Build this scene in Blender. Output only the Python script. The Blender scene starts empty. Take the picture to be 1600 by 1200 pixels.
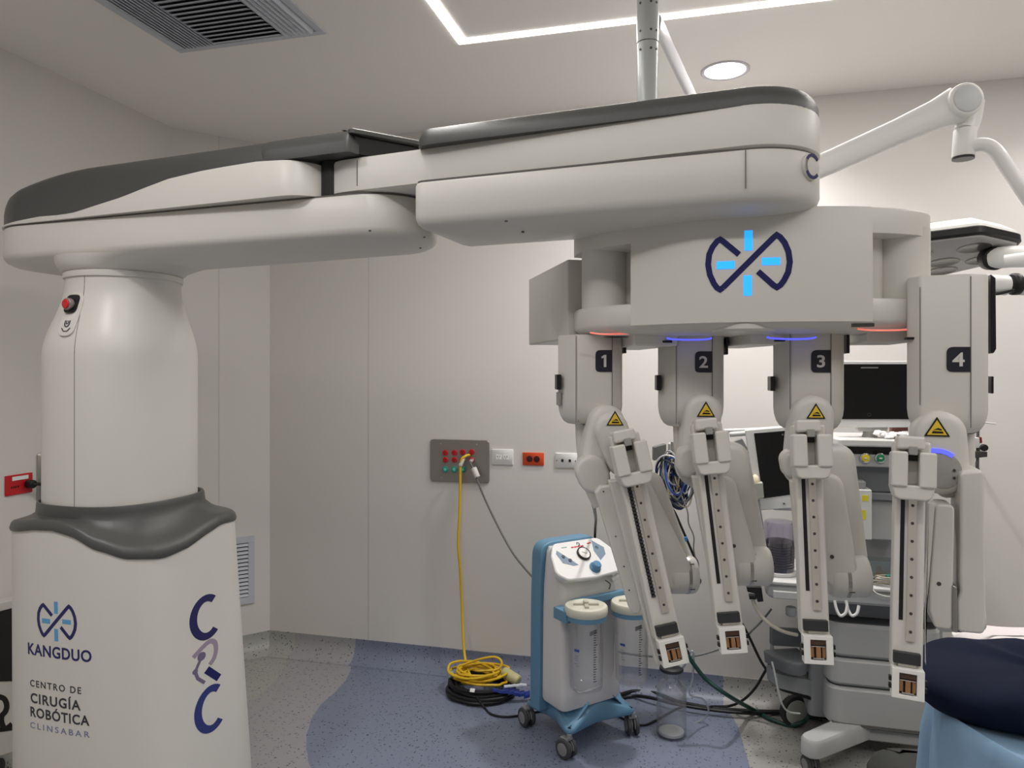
import bpy, bmesh, math, random
from mathutils import Vector, Matrix
random.seed(7)
PI = math.pi
SC = bpy.context.scene
COL = SC.collection

# ------------------------------------------------------------------ camera, light, exposure
YAW = math.radians(14.7)
CA, SA = math.cos(YAW), math.sin(YAW)
FPX, EYE, CEIL = 1140.0, 1.6, 2.93
cam_data = bpy.data.cameras.new('camera')
cam_data.sensor_width = 36.0
cam_data.lens = 36.0 * FPX / 1600.0
cam_data.shift_y = -15.0 / 1600.0
cam_data.clip_start = 0.05
cam = bpy.data.objects.new('camera', cam_data)
cam.location = (0, 0, EYE)
cam.rotation_euler = (PI / 2, 0, YAW)
COL.objects.link(cam)
SC.camera = cam
SC.view_settings.view_transform = 'Standard'
SC.view_settings.look = 'None'
SC.view_settings.exposure = 0.47
SC.view_settings.gamma = 1.0
SC.view_settings.use_curve_mapping = False
world = bpy.data.worlds.new('world')
SC.world = world
world.use_nodes = True
world.node_tree.nodes['Background'].inputs[0].default_value = (0.9, 0.9, 0.85, 1)
world.node_tree.nodes['Background'].inputs[1].default_value = 0.05
LED_WATTS, DOWN_WATTS = 34.0, 6.6
try:
    SC.cycles.max_bounces = 10
    SC.cycles.diffuse_bounces = 5
    SC.cycles.transparent_max_bounces = 16
    SC.cycles.transmission_bounces = 10
    SC.cycles.use_denoising = True
    SC.cycles.sample_clamp_indirect = 6.0
    SC.cycles.caustics_reflective = False
    SC.cycles.caustics_refractive = False
except Exception:
    pass

# ------------------------------------------------------------------ pixel rays and frames
def cw(X, Z, z):
    """camera-aligned ground coordinates (right, forward, height) to the room"""
    return Vector((CA * X - SA * Z, SA * X + CA * Z, z))

def P(px, py, Z):
    return cw((px - 800) / FPX * Z, Z, EYE + (585 - py) / FPX * Z)

def proj(v):
    X = CA * v.x + SA * v.y
    Z = -SA * v.x + CA * v.y
    return (800 + FPX * X / Z, 585 - FPX * (v.z - EYE) / Z, Z)

def G(px, py, z=0.0):
    """the point of height z seen at a pixel"""
    Z = (z - EYE) * FPX / (585 - py)
    return P(px, py, Z)

class Plane:
    """vertical plane through (X, Z) of the camera-aligned ground whose right axis is turned by deg"""
    def __init__(s, X, Z, deg):
        t = math.radians(deg)
        s.o2 = (X, Z)
        s.n2 = (math.sin(t), math.cos(t))
        s.e2 = (math.cos(t), -math.sin(t))
        s.n = cw(*s.n2, 0)
        s.e = cw(*s.e2, 0)
        s.k = s.o2[0] * s.n2[0] + s.o2[1] * s.n2[1]
        s.Z = Z
    def at(s, px, py, d=0.0):
        kx = (px - 800) / FPX
        Z = (s.k + d) / (kx * s.n2[0] + s.n2[1])
        return P(px, py, Z)
    def xz(s, px, py, d=0.0):
        p = s.at(px, py, d)
        o = cw(s.o2[0], s.o2[1], 0)
        return ((p - o).dot(s.e), p.z)
    def loc(s, x, d, z):
        return cw(s.o2[0] + s.e2[0] * x + s.n2[0] * d, s.o2[1] + s.e2[1] * x + s.n2[1] * d, z)

# ------------------------------------------------------------------ materials
def lin(c):
    c = c / 255.0
    return c / 12.92 if c <= 0.04045 else ((c + 0.055) / 1.055) ** 2.4

def rgb(r, g, b):
    return (lin(r), lin(g), lin(b), 1)

MATS = {}
def M(name, col=(200, 200, 200), rough=0.5, metal=0.0, var=0.03, scale=6.0, emit=None, trans=0.0, bump=0.0, bscale=300.0, spec=0.5, ior=1.45, alpha=1.0):
    if name in MATS:
        return MATS[name]
    m = bpy.data.materials.new(name)
    m.use_nodes = True
    nt = m.node_tree
    b = nt.nodes['Principled BSDF']
    tc = nt.nodes.new('ShaderNodeTexCoord')
    nz = nt.nodes.new('ShaderNodeTexNoise')
    nz.inputs['Scale'].default_value = scale
    nz.inputs['Detail'].default_value = 3
    nt.links.new(tc.outputs['Object'], nz.inputs['Vector'])
    mx = nt.nodes.new('ShaderNodeMix')
    mx.data_type = 'RGBA'
    c = rgb(*col)
    mx.inputs[6].default_value = tuple(v * (1 - var) for v in c[:3]) + (1,)
    mx.inputs[7].default_value = tuple(min(1, v * (1 + var)) for v in c[:3]) + (1,)
    nt.links.new(nz.outputs[0], mx.inputs[0])
    nt.links.new(mx.outputs[2], b.inputs['Base Color'])
    b.inputs['Roughness'].default_value = rough
    b.inputs['Metallic'].default_value = metal
    b.inputs['Specular IOR Level'].default_value = spec
    b.inputs['IOR'].default_value = ior
    b.inputs['Alpha'].default_value = alpha
    b.inputs['Transmission Weight'].default_value = trans
    if emit:
        b.inputs['Emission Color'].default_value = rgb(*emit[0])
        b.inputs['Emission Strength'].default_value = emit[1]
    if bump:
        n2 = nt.nodes.new('ShaderNodeTexNoise')
        n2.inputs['Scale'].default_value = bscale
        nt.links.new(tc.outputs['Object'], n2.inputs['Vector'])
        bp = nt.nodes.new('ShaderNodeBump')
        bp.inputs['Strength'].default_value = bump
        bp.inputs['Distance'].default_value = 0.002
        nt.links.new(n2.outputs[0], bp.inputs['Height'])
        nt.links.new(bp.outputs[0], b.inputs['Normal'])
    MATS[name] = m
    return m

WHITE = M('robot_white', (212, 210, 203), 0.38, var=0.01, scale=2)
WHITE2 = M('machine_white', (212, 212, 210), 0.35, var=0.01, scale=2)
DGREY = M('cover_grey', (76, 77, 76), 0.36, var=0.04, scale=40, bump=0.25, bscale=500)
BLACK = M('black_plastic', (22, 22, 24), 0.4)
SEAM = M('seam_grey', (95, 93, 90), 0.7)
NAVY = M('navy_print', (26, 28, 92), 0.4)
LBLUE = M('pale_blue_print', (92, 158, 205), 0.4)
GREYP = M('grey_print', (120, 130, 150), 0.5)
DARKP = M('dark_print', (48, 50, 62), 0.5)
GLOWB = M('blue_lamp', (60, 150, 255), 0.4, emit=((20, 135, 255), 1.15))
LEDB = M('violet_lamp', (80, 90, 255), 0.4, emit=((80, 85, 255), 1.0))
LEDR = M('red_lamp', (235, 150, 135), 0.4, emit=((255, 120, 100), 0.45))
LEDG = M('green_lamp', (120, 255, 210), 0.4, emit=((120, 255, 210), 1.2))
STEEL = M('brushed_steel', (190, 186, 178), 0.28, 0.9, scale=30)
CHROME = M('chrome', (210, 210, 210), 0.12, 1.0)
DSTEEL = M('dark_steel', (85, 84, 82), 0.4, 0.7)
COPPER = M('copper_core', (178, 134, 96), 0.35, 0.6, scale=60, var=0.2)
YELLOW = M('warning_yellow', (232, 196, 60), 0.5)
RED = M('signal_red', (196, 30, 38), 0.4)
ORANGE = M('outlet_orange', (226, 84, 40), 0.45)
TEAL = M('port_teal', (40, 150, 135), 0.4)
PBLUE = M('pump_blue', (100, 142, 170), 0.4, var=0.02)
PWHITE = M('pump_white', (214, 212, 210), 0.35, var=0.01)
CREAM = M('jar_lid_cream', (205, 204, 188), 0.45)
RUBBER = M('caster_rubber', (70, 70, 72), 0.6)
CGREY = M('caster_grey', (140, 140, 140), 0.5)
MGREY = M('machine_grey', (146, 148, 149), 0.45, var=0.02)
MLGREY = M('machine_drawer_grey', (176, 177, 176), 0.45, var=0.015)
SCREEN = M('screen_black', (7, 8, 11), 0.18)
CABLE = M('black_cable', (20, 20, 22), 0.45)
GCABLE = M('green_hose', (22, 62, 56), 0.4)
GREYC = M('grey_cord', (104, 103, 100), 0.5)
YHOSE = M('yellow_hose', (226, 186, 40), 0.4)
WALLM = M('wall_panel', (220, 217, 212), 0.55, var=0.012, scale=1.2)
CEILM = M('ceiling_paint', (245, 241, 236), 0.7, var=0.012, scale=1.5)
SEAMW = M('wall_seam', (190, 187, 180), 0.7)
GRILLE = M('grille_paint', (196, 200, 208), 0.45)
DUCT = M('duct_dark', (42, 42, 46), 0.9)

def clear(name, tint=(251, 251, 251), gloss=0.03, milk=0.03):
    """thin clear plastic or glass: mostly seen through, brighter and glossier at grazing angles"""
    m = bpy.data.materials.new(name)
    m.use_nodes = True
    nt = m.node_tree
    nt.nodes.remove(nt.nodes['Principled BSDF'])
    out = nt.nodes['Material Output']
    tr = nt.nodes.new('ShaderNodeBsdfTransparent')
    tr.inputs[0].default_value = rgb(*tint)
    gl = nt.nodes.new('ShaderNodeBsdfGlossy')
    gl.inputs['Roughness'].default_value = 0.06
    df = nt.nodes.new('ShaderNodeBsdfDiffuse')
    tc = nt.nodes.new('ShaderNodeTexCoord')
    nz = nt.nodes.new('ShaderNodeTexNoise')
    nz.inputs['Scale'].default_value = 12
    nt.links.new(tc.outputs['Object'], nz.inputs['Vector'])
    cr = nt.nodes.new('ShaderNodeMix')
    cr.data_type = 'RGBA'
    cr.inputs[6].default_value = rgb(*[c * .93 for c in tint])
    cr.inputs[7].default_value = rgb(*tint)
    nt.links.new(nz.outputs[0], cr.inputs[0])
    nt.links.new(cr.outputs[2], df.inputs[0])
    lw = nt.nodes.new('ShaderNodeLayerWeight')
    lw.inputs[0].default_value = 0.35
    mp = nt.nodes.new('ShaderNodeMapRange')
    mp.inputs[3].default_value = gloss
    mp.inputs[4].default_value = 0.42
    nt.links.new(lw.outputs['Facing'], mp.inputs[0])
    m1 = nt.nodes.new('ShaderNodeMixShader')
    m1.inputs[0].default_value = milk
    nt.links.new(tr.outputs[0], m1.inputs[1])
    nt.links.new(df.outputs[0], m1.inputs[2])
    m2 = nt.nodes.new('ShaderNodeMixShader')
    nt.links.new(mp.outputs[0], m2.inputs[0])
    nt.links.new(m1.outputs[0], m2.inputs[1])
    nt.links.new(gl.outputs[0], m2.inputs[2])
    nt.links.new(m2.outputs[0], out.inputs[0])
    MATS[name] = m
    return m
GLASS = clear('clear_glass')

def speckle(name, base, dark, dens=0.5):
    m = bpy.data.materials.new(name)
    m.use_nodes = True
    nt = m.node_tree
    b = nt.nodes['Principled BSDF']
    tc = nt.nodes.new('ShaderNodeTexCoord')
    geo = nt.nodes.new('ShaderNodeNewGeometry')
    v = nt.nodes.new('ShaderNodeTexVoronoi')
    v.inputs['Scale'].default_value = 75
    v.inputs['Randomness'].default_value = 1
    dz = nt.nodes.new('ShaderNodeTexNoise')
    dz.inputs['Scale'].default_value = 120
    ad = nt.nodes.new('ShaderNodeMixRGB')
    ad.inputs[0].default_value = 0.02
    nt.links.new(geo.outputs['Position'], dz.inputs['Vector'])
    nt.links.new(geo.outputs['Position'], ad.inputs[1])
    nt.links.new(dz.outputs[1], ad.inputs[2])
    nt.links.new(ad.outputs[0], v.inputs['Vector'])
    r = nt.nodes.new('ShaderNodeValToRGB')
    r.color_ramp.elements[0].position = 0.22
    r.color_ramp.elements[0].color = (1, 1, 1, 1)
    r.color_ramp.elements[1].position = 0.31
    r.color_ramp.elements[1].color = (0, 0, 0, 1)
    nt.links.new(v.outputs['Distance'], r.inputs[0])
    sep = nt.nodes.new('ShaderNodeSeparateColor')
    nt.links.new(v.outputs['Color'], sep.inputs[0])
    gt = nt.nodes.new('ShaderNodeMath')
    gt.operation = 'GREATER_THAN'
    gt.inputs[1].default_value = 1 - dens
    nt.links.new(sep.outputs[0], gt.inputs[0])
    mu = nt.nodes.new('ShaderNodeMath')
    mu.operation = 'MULTIPLY'
    nt.links.new(r.outputs[0], mu.inputs[0])
    nt.links.new(gt.outputs[0], mu.inputs[1])
    n1 = nt.nodes.new('ShaderNodeTexNoise')
    n1.inputs['Scale'].default_value = 220
    nt.links.new(geo.outputs['Position'], n1.inputs['Vector'])
    mb = nt.nodes.new('ShaderNodeMix')
    mb.data_type = 'RGBA'
    c = rgb(*base)
    mb.inputs[6].default_value = tuple(x * 0.86 for x in c[:3]) + (1,)
    mb.inputs[7].default_value = tuple(x * 1.14 for x in c[:3]) + (1,)
    nt.links.new(n1.outputs[0], mb.inputs[0])
    mx = nt.nodes.new('ShaderNodeMix')
    mx.data_type = 'RGBA'
    nt.links.new(mu.outputs[0], mx.inputs[0])
    nt.links.new(mb.outputs[2], mx.inputs[6])
    mx.inputs[7].default_value = rgb(*dark)
    nt.links.new(mx.outputs[2], b.inputs['Base Color'])
    b.inputs['Roughness'].default_value = 0.42
    return m

# ------------------------------------------------------------------ mesh helpers
def finish(me, bevel, smooth):
    if smooth is not None:
        for p in me.polygons:
            p.use_smooth = True
        me.set_sharp_from_angle(angle=math.radians(smooth))

def wmat(o):
    m = Matrix.LocRotScale(o.location, o.rotation_euler, o.scale)
    return (wmat(o.parent) @ m) if o.parent else m

class MB:
    """collects faces in room coordinates; build() links them as one mesh object"""
    def __init__(s):
        s.v, s.f, s.mi = [], [], []
        s.mats = []
    def m(s, mat):
        if mat is None:
            return 0
        if mat not in s.mats:
            s.mats.append(mat)
        return s.mats.index(mat)
    def add(s, vs, fs, mat=None):
        k = len(s.v)
        s.v += [Vector(v) for v in vs]
        i = s.m(mat)
        for f in fs:
            s.f.append([k + a for a in f])
            s.mi.append(i)
        return s
    def loft(s, rings, mat=None, cap0=True, cap1=True, closed=True):
        n = len(rings[0])
        vs = [p for r in rings for p in r]
        fs = []
        for j in range(len(rings) - 1):
            for i in range(n if closed else n - 1):
                a, b = j * n + i, j * n + (i + 1) % n
                fs.append([a, b, b + n, a + n])
        if cap0:
            fs.append(list(range(n))[::-1])
        if cap1:
            fs.append([(len(rings) - 1) * n + i for i in range(n)])
        return s.add(vs, fs, mat)
    def prism(s, pts, off, mat=None):
        off = Vector(off)
        return s.loft([[Vector(p) for p in pts], [Vector(p) + off for p in pts]], mat)
    def box(s, c, ax, ay, az, mat=None):
        """c: centre; ax, ay, az: half-extent vectors"""
        c = Vector(c)
        q = [c - ax - ay, c + ax - ay, c + ax + ay, c - ax + ay]
        return s.loft([[p - az for p in q], [p + az for p in q]], mat)
    def abox(s, x0, x1, y0, y1, z0, z1, mat=None):
        return s.box(((x0 + x1) / 2, (y0 + y1) / 2, (z0 + z1) / 2), Vector(((x1 - x0) / 2, 0, 0)), Vector((0, (y1 - y0) / 2, 0)), Vector((0, 0, (z1 - z0) / 2)), mat)
    def cyl(s, a, b, r0, r1=None, n=24, mat=None, cap=True):
        a, b = Vector(a), Vector(b)
        r1 = r0 if r1 is None else r1
        d = (b - a).normalized()
        u = d.orthogonal().normalized()
        w = d.cross(u)
        R = lambda c, r: [c + (u * math.cos(t) + w * math.sin(t)) * r for t in [2 * PI * k / n for k in range(n)]]
        return s.loft([R(a, r0), R(b, r1)], mat, cap, cap)
    def rcyl(s, a, b, r, e=0.006, n=32, mat=None):
        """cylinder with rounded rims"""
        a, b = Vector(a), Vector(b)
        d = (b - a).normalized()
        prof = []
        for k in range(4):
            t = k / 3 * PI / 2
            prof.append((e - e * math.sin(t), r - e + e * math.cos(PI / 2 - t) if False else r - e * (1 - math.sin(t))))
        L = (b - a).length
        st = [(e * (1 - math.cos(k / 3 * PI / 2)), r - e + e * math.sin(k / 3 * PI / 2)) for k in range(4)]
        st = st + [(L - x, rr) for x, rr in st[::-1]]
        return s.lathe(a, d, st, n, mat)
    def lathe(s, o, d, prof, n=32, mat=None, cap=True):
        """prof: list of (distance along d, radius)"""
        o, d = Vector(o), Vector(d).normalized()
        u = d.orthogonal().normalized()
        if abs(d.z) > 0.99:
            u = Vector((1, 0, 0))
        w = d.cross(u)
        return s.loft([[o + d * h + (u * math.cos(t) + w * math.sin(t)) * max(r, 1e-5) for t in [2 * PI * k / n for k in range(n)]] for h, r in prof], mat, cap, cap)
    def tube(s, pts, r, n=10, mat=None, sub=6):
        pts = [Vector(p) for p in pts]
        if sub > 1 and len(pts) > 2:
            pts = crom(pts, sub)
        rr = r if callable(r) else (lambda t: r)
        rings = []
        t0 = (pts[1] - pts[0]).normalized()
        u = t0.orthogonal().normalized()
        for i, p in enumerate(pts):
            t = (pts[min(i + 1, len(pts) - 1)] - pts[max(i - 1, 0)])
            if t.length < 1e-9:
                t = t0
            t.normalize()
            u = (u - t * u.dot(t))
            if u.length < 1e-6:
                u = t.orthogonal()
            u.normalize()
            w = t.cross(u)
            q = rr(i / (len(pts) - 1))
            rings.append([p + (u * math.cos(a) + w * math.sin(a)) * q for a in [2 * PI * k / n for k in range(n)]])
        return s.loft(rings, mat)
    def build(s, name, mat=None, parent=None, bevel=0, seg=3, smooth=35, **tags):
        me = bpy.data.meshes.new(name)
        if parent is not None:
            inv = wmat(parent).inverted()
            loc = None
        else:
            lo = [min(v[i] for v in s.v) for i in range(3)]
            hi = [max(v[i] for v in s.v) for i in range(3)]
            loc = Vector(((lo[0] + hi[0]) / 2, (lo[1] + hi[1]) / 2, lo[2]))
            inv = Matrix.Translation(-loc)
        me.from_pydata([inv @ v for v in s.v], [], s.f)
        if s.mats:
            for q in s.mats:
                me.materials.append(q)
            me.polygons.foreach_set('material_index', s.mi)
        elif mat:
            me.materials.append(mat)
        bm = bmesh.new()
        bm.from_mesh(me)
        bmesh.ops.recalc_face_normals(bm, faces=bm.faces)
        bm.to_mesh(me)
        bm.free()
        me.update()
        finish(me, bevel, smooth)
        o = bpy.data.objects.new(name, me)
        COL.objects.link(o)
        if parent is not None:
            o.parent = parent
        else:
            o.location = loc
        if bevel:
            b = o.modifiers.new('bevel', 'BEVEL')
            b.width = bevel
            b.segments = seg
            b.limit_method = 'ANGLE'
            b.angle_limit = math.radians(40)
            b.harden_normals = True
        for k, v in tags.items():
            o[k] = v
        return o

def thing(name, label, cat, loc=(0, 0, 0), group=None, rz=0):
    o = bpy.data.objects.new(name, None)
    COL.objects.link(o)
    o.empty_display_size = 0.1
    o.location = loc
    o.rotation_euler = (0, 0, rz)
    o['label'] = label
    o['category'] = cat
    if group:
        o['group'] = group
    return o

def dup(root, loc, label=None):
    r = root.copy()
    COL.objects.link(r)
    r.location = loc
    if label:
        r['label'] = label
    for ch in list(root.children):
        c = ch.copy()
        COL.objects.link(c)
        c.parent = r
        for g in ch.children:
            d = g.copy()
            COL.objects.link(d)
            d.parent = c
    return r

def crom(pts, sub):
    out = []
    n = len(pts)
    for i in range(n - 1):
        p0, p1, p2, p3 = pts[max(i - 1, 0)], pts[i], pts[i + 1], pts[min(i + 2, n - 1)]
        for k in range(sub):
            t = k / sub
            out.append(0.5 * ((2 * p1) + (p2 - p0) * t + (2 * p0 - 5 * p1 + 4 * p2 - p3) * t * t + (3 * p1 - p0 - 3 * p2 + p3) * t ** 3))
    out.append(pts[-1])
    return out

def hull2(pts):
    pts = sorted(set((round(x, 5), round(y, 5)) for x, y in pts))
    def half(ps):
        h = []
        for p in ps:
            while len(h) > 1 and (h[-1][0] - h[-2][0]) * (p[1] - h[-2][1]) - (h[-1][1] - h[-2][1]) * (p[0] - h[-2][0]) <= 1e-12:
                h.pop()
            h.append(p)
        return h[:-1]
    return half(pts) + half(pts[::-1])

def circles(cs, n=48):
    return hull2([(x + r * math.cos(2 * PI * k / n), y + r * math.sin(2 * PI * k / n)) for x, y, r in cs for k in range(n)])

def resample(pts, n):
    """closed outline to n points spaced evenly"""
    L = [0]
    q = pts + [pts[0]]
    for a, b in zip(q, q[1:]):
        L.append(L[-1] + math.hypot(b[0] - a[0], b[1] - a[1]))
    out = []
    j = 0
    for k in range(n):
        t = L[-1] * k / n
        while L[j + 1] < t:
            j += 1
        f = (t - L[j]) / max(L[j + 1] - L[j], 1e-9)
        out.append((q[j][0] + (q[j + 1][0] - q[j][0]) * f, q[j][1] + (q[j + 1][1] - q[j][1]) * f))
    return out

def inset(pts, d):
    """counter-clockwise outline moved inwards by d"""
    if abs(d) < 1e-9:
        return list(pts)
    n = len(pts)
    out = []
    for i in range(n):
        a, b, c = pts[i - 1], pts[i], pts[(i + 1) % n]
        e1 = Vector((b[0] - a[0], b[1] - a[1]))
        e2 = Vector((c[0] - b[0], c[1] - b[1]))
        if e1.length < 1e-9 or e2.length < 1e-9:
            out.append(b)
            continue
        n1 = Vector((-e1.y, e1.x)).normalized()
        n2 = Vector((-e2.y, e2.x)).normalized()
        m = n1 + n2
        if m.length < 0.2:
            m = n1
        m.normalize()
        k = 1 / max(0.5, m.dot(n1))
        out.append((b[0] + m.x * d * k, b[1] + m.y * d * k))
    return out

def ccw(pts):
    a = sum(pts[i - 1][0] * pts[i][1] - pts[i][0] * pts[i - 1][1] for i in range(len(pts)))
    return pts if a > 0 else pts[::-1]

def rnd(z, h, r, inward=1, n=4):
    """levels of a rounded rim: from the wall at z to the cap at z + h, inset r"""
    return [(r * (1 - math.cos(k / n * PI / 2)), z + h * math.sin(k / n * PI / 2)) for k in range(n + 1)]

def stack(outline, levels, fn=cw, mat=None, mb=None):
    """outline in camera-aligned ground coordinates; levels: (inset, height or f(x, y))"""
    mb = mb or MB()
    outline = ccw(outline)
    rings = []
    for d, z in levels:
        o = inset(outline, d)
        rings.append([fn(p[0], p[1], z(*outline[i]) if callable(z) else z) for i, p in enumerate(o)])
    mb.loft(rings, mat)
    return mb

def rpoly(pts, r, n=5):
    """polygon with rounded corners; r a number or one per corner"""
    out = []
    m = len(pts)
    for i in range(m):
        a, b, c = Vector(pts[i - 1]), Vector(pts[i]), Vector(pts[(i + 1) % m])
        rr = r[i] if isinstance(r, (list, tuple)) else r
        d1, d2 = (a - b), (c - b)
        l1, l2 = d1.length, d2.length
        if rr <= 0 or l1 < 1e-9 or l2 < 1e-9:
            out.append(b)
            continue
        d1.normalize(); d2.normalize()
        ang = math.acos(max(-1, min(1, d1.dot(d2))))
        t = min(rr / max(math.tan(ang / 2), 1e-3), l1 * 0.49, l2 * 0.49)
        p, q = b + d1 * t, b + d2 * t
        for k in range(n + 1):
            s_ = k / n
            out.append(p * (1 - s_) ** 2 + b * 2 * s_ * (1 - s_) + q * s_ * s_)
    return out

def rrect(cx, cy, hx, hy, r, n=5):
    return [tuple(p) for p in rpoly([(cx - hx, cy - hy), (cx + hx, cy - hy), (cx + hx, cy + hy), (cx - hx, cy + hy)], r, n)]

def superell(cx, cy, a, b, e, n=72, rot=0.0):
    out = []
    for k in range(n):
        t = 2 * PI * k / n
        c, s_ = math.cos(t), math.sin(t)
        x = a * math.copysign(abs(c) ** (2 / e), c)
        y = b * math.copysign(abs(s_) ** (2 / e), s_)
        out.append((cx + x * math.cos(rot) - y * math.sin(rot), cy + x * math.sin(rot) + y * math.cos(rot)))
    return out

# ------------------------------------------------------------------ flat lettering and strokes, mapped onto surfaces
def text_tris(body, size, bold=0.0, space=1.0):
    cu = bpy.data.curves.new('lettering', 'FONT')
    cu.body = body
    cu.size = size
    cu.offset = bold
    cu.space_character = space
    cu.align_x = 'CENTER'
    cu.resolution_u = 4
    ob = bpy.data.objects.new('lettering', cu)
    COL.objects.link(ob)
    bpy.context.view_layer.update()
    dg = bpy.context.evaluated_depsgraph_get()
    me = bpy.data.meshes.new_from_object(ob.evaluated_get(dg))
    vs = [(v.co.x, v.co.y) for v in me.vertices]
    fs = [list(p.vertices) for p in me.polygons]
    bpy.data.objects.remove(ob)
    bpy.data.curves.remove(cu)
    bpy.data.meshes.remove(me)
    return vs, fs

def width_of(t):
    xs = [v[0] for v in t[0]]
    return max(xs) - min(xs), (max(xs) + min(xs)) / 2

def stroke_tris(pts, w, closed=False, sub=1):
    p = [Vector(q) for q in pts]
    if sub > 1:
        p = crom(p, sub)
    q = [p[0]]
    for a, b in zip(p, p[1:]):
        k = min(8, max(1, int((b - a).length / (w * 1.5))))
        q += [a.lerp(b, (j + 1) / k) for j in range(k)]
    p = q
    vs, fs = [], []
    n = len(p)
    for i in range(n):
        a, c = p[max(i - 1, 0)], p[min(i + 1, n - 1)]
        d1 = (p[i] - a); d2 = (c - p[i])
        if d1.length < 1e-9: d1 = d2
        if d2.length < 1e-9: d2 = d1
        d1.normalize(); d2.normalize()
        m = Vector((-(d1.y + d2.y), d1.x + d2.x))
        if m.length < 1e-6:
            m = Vector((-d1.y, d1.x))
        m.normalize()
        k = 1 / max(0.6, abs(m.dot(Vector((-d1.y, d1.x)))))
        vs += [tuple(p[i] + m * w / 2 * k), tuple(p[i] - m * w / 2 * k)]
        if i:
            b = 2 * i
            fs.append([b - 2, b - 1, b + 1, b])
    return vs, fs

def place(mb, tris, fn, mat=None, depth=0.0008):
    """fn(a, b, off) -> room point; a thin raised solid"""
    vs, fs = tris
    mb.add([fn(a, b, depth) for a, b in vs], fs, mat)
    mb.add([fn(a, b, -depth) for a, b in vs], [f[::-1] for f in fs], mat)
    # rim
    cnt = {}
    for f in fs:
        for i in range(len(f)):
            e = (f[i - 1], f[i])
            cnt[tuple(sorted(e))] = cnt.get(tuple(sorted(e)), 0) + 1
    n = len(vs)
    rim = [[a, b, b + n, a + n] for (a, b), c in cnt.items() if c == 1]
    mb.add([fn(a, b, depth) for a, b in vs] + [fn(a, b, -depth) for a, b in vs], rim, mat)
    return mb

def poly_tris(pts):
    return list(pts), [list(range(len(pts)))]

def disc_tris(cx, cy, r, n=20, ry=None):
    ry = ry or r
    return [(cx + r * math.cos(2 * PI * k / n), cy + ry * math.sin(2 * PI * k / n)) for k in range(n)], [list(range(n))]

# the two-lobed emblem, unit half height 1
LOGO_STROKE = [[(-.14, .36), (-.88, .80)], []]
def logo(s):
    k = lambda x, y: ((x - 868) / 120 * s, (262 - y) / 120 * s)
    left = [k(835, 230), k(778, 178)] + [k(x, y) for x, y in [(768, 171), (757, 177), (741, 197), (729, 224), (725, 262), (731, 300), (746, 334), (757, 350), (768, 357), (778, 350)]]
    diag = [k(778, 350), k(955, 172)]
    right = [k(955, 172), k(966, 163), k(978, 171), (0, 0), ]
    right = [k(x, y) for x, y in [(955, 172), (966, 163), (978, 171), (994, 192), (1007, 224), (1012, 262), (1006, 300), (991, 330), (979, 346), (967, 354), (955, 346)]] + [k(901, 294)]
    navy = [stroke_tris(left, 0.175 * s), stroke_tris(diag, 0.175 * s), stroke_tris(right, 0.175 * s)]
    b = lambda x0, x1, y0, y1: poly_tris([k(x0, y0), k(x1, y0), k(x1, y1), k(x0, y1)])
    blue = [b(854, 882, 216, 143), b(756, 819, 281, 253), b(915, 978, 272, 245), b(851, 879, 382, 308)]
    return navy, blue

# ================================================================== the room
LX, BY, RX, FY = -2.77, 3.74, 3.2, -2.6
CH0, CH1 = (LX, 3.34), (-2.435, BY)

def hit(px, py, p0, n):
    """the pixel's ray on the vertical plane through p0 (x, y) with normal n (x, y)"""
    d = P(px, py, 1.0) - Vector((0, 0, EYE))
    t = (p0[0] * n[0] + p0[1] * n[1]) / (d.x * n[0] + d.y * n[1])
    return Vector((0, 0, EYE)) + d * t
onback = lambda px, py, off=0.0: hit(px, py, (0, BY - off), (0, 1))
onleft = lambda px, py, off=0.0: hit(px, py, (LX + off, 0), (1, 0))
_cd = Vector((CH1[0] - CH0[0], CH1[1] - CH0[1])).normalized()
CN = Vector((_cd.y, -_cd.x))   # into the room
oncham = lambda px, py, off=0.0: hit(px, py, (CH0[0] + CN.x * off, CH0[1] + CN.y * off), (CN.x, CN.y))

def struct(mb, name, mat, **k):
    return mb.build(name, mat, kind='structure', **k)

struct(MB().abox(LX - 0.12, LX, FY, CH0[1], 0, CEIL), 'wall_left', WALLM, smooth=None)
q = [(CH0[0], CH0[1]), (CH1[0], CH1[1]), (CH1[0] - 0.12, CH1[1]), (CH1[0] - 0.12, CH1[1] + 0.12), (CH0[0] - 0.12, CH1[1] + 0.12), (CH0[0] - 0.12, CH0[1])]
struct(MB().prism([(x, y, 0) for x, y in [q[0], q[1], (q[1][0], BY + .12), (LX - .12, BY + .12), (LX - .12, q[0][1])]], (0, 0, CEIL)), 'wall_chamfer', WALLM, smooth=None)
struct(MB().abox(CH1[0], RX + .12, BY, BY + .12, 0, CEIL), 'wall_back', WALLM, smooth=None)
struct(MB().abox(RX, RX + 0.12, FY, BY, 0, CEIL), 'wall_right', WALLM, smooth=None)
struct(MB().abox(LX - .12, RX + .12, FY - .12, FY, 0, CEIL), 'wall_front', WALLM, smooth=None)
struct(MB().abox(LX - .12, RX + .12, FY - .12, BY + .12, CEIL, CEIL + 0.1), 'ceiling', CEILM, smooth=None)

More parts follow.
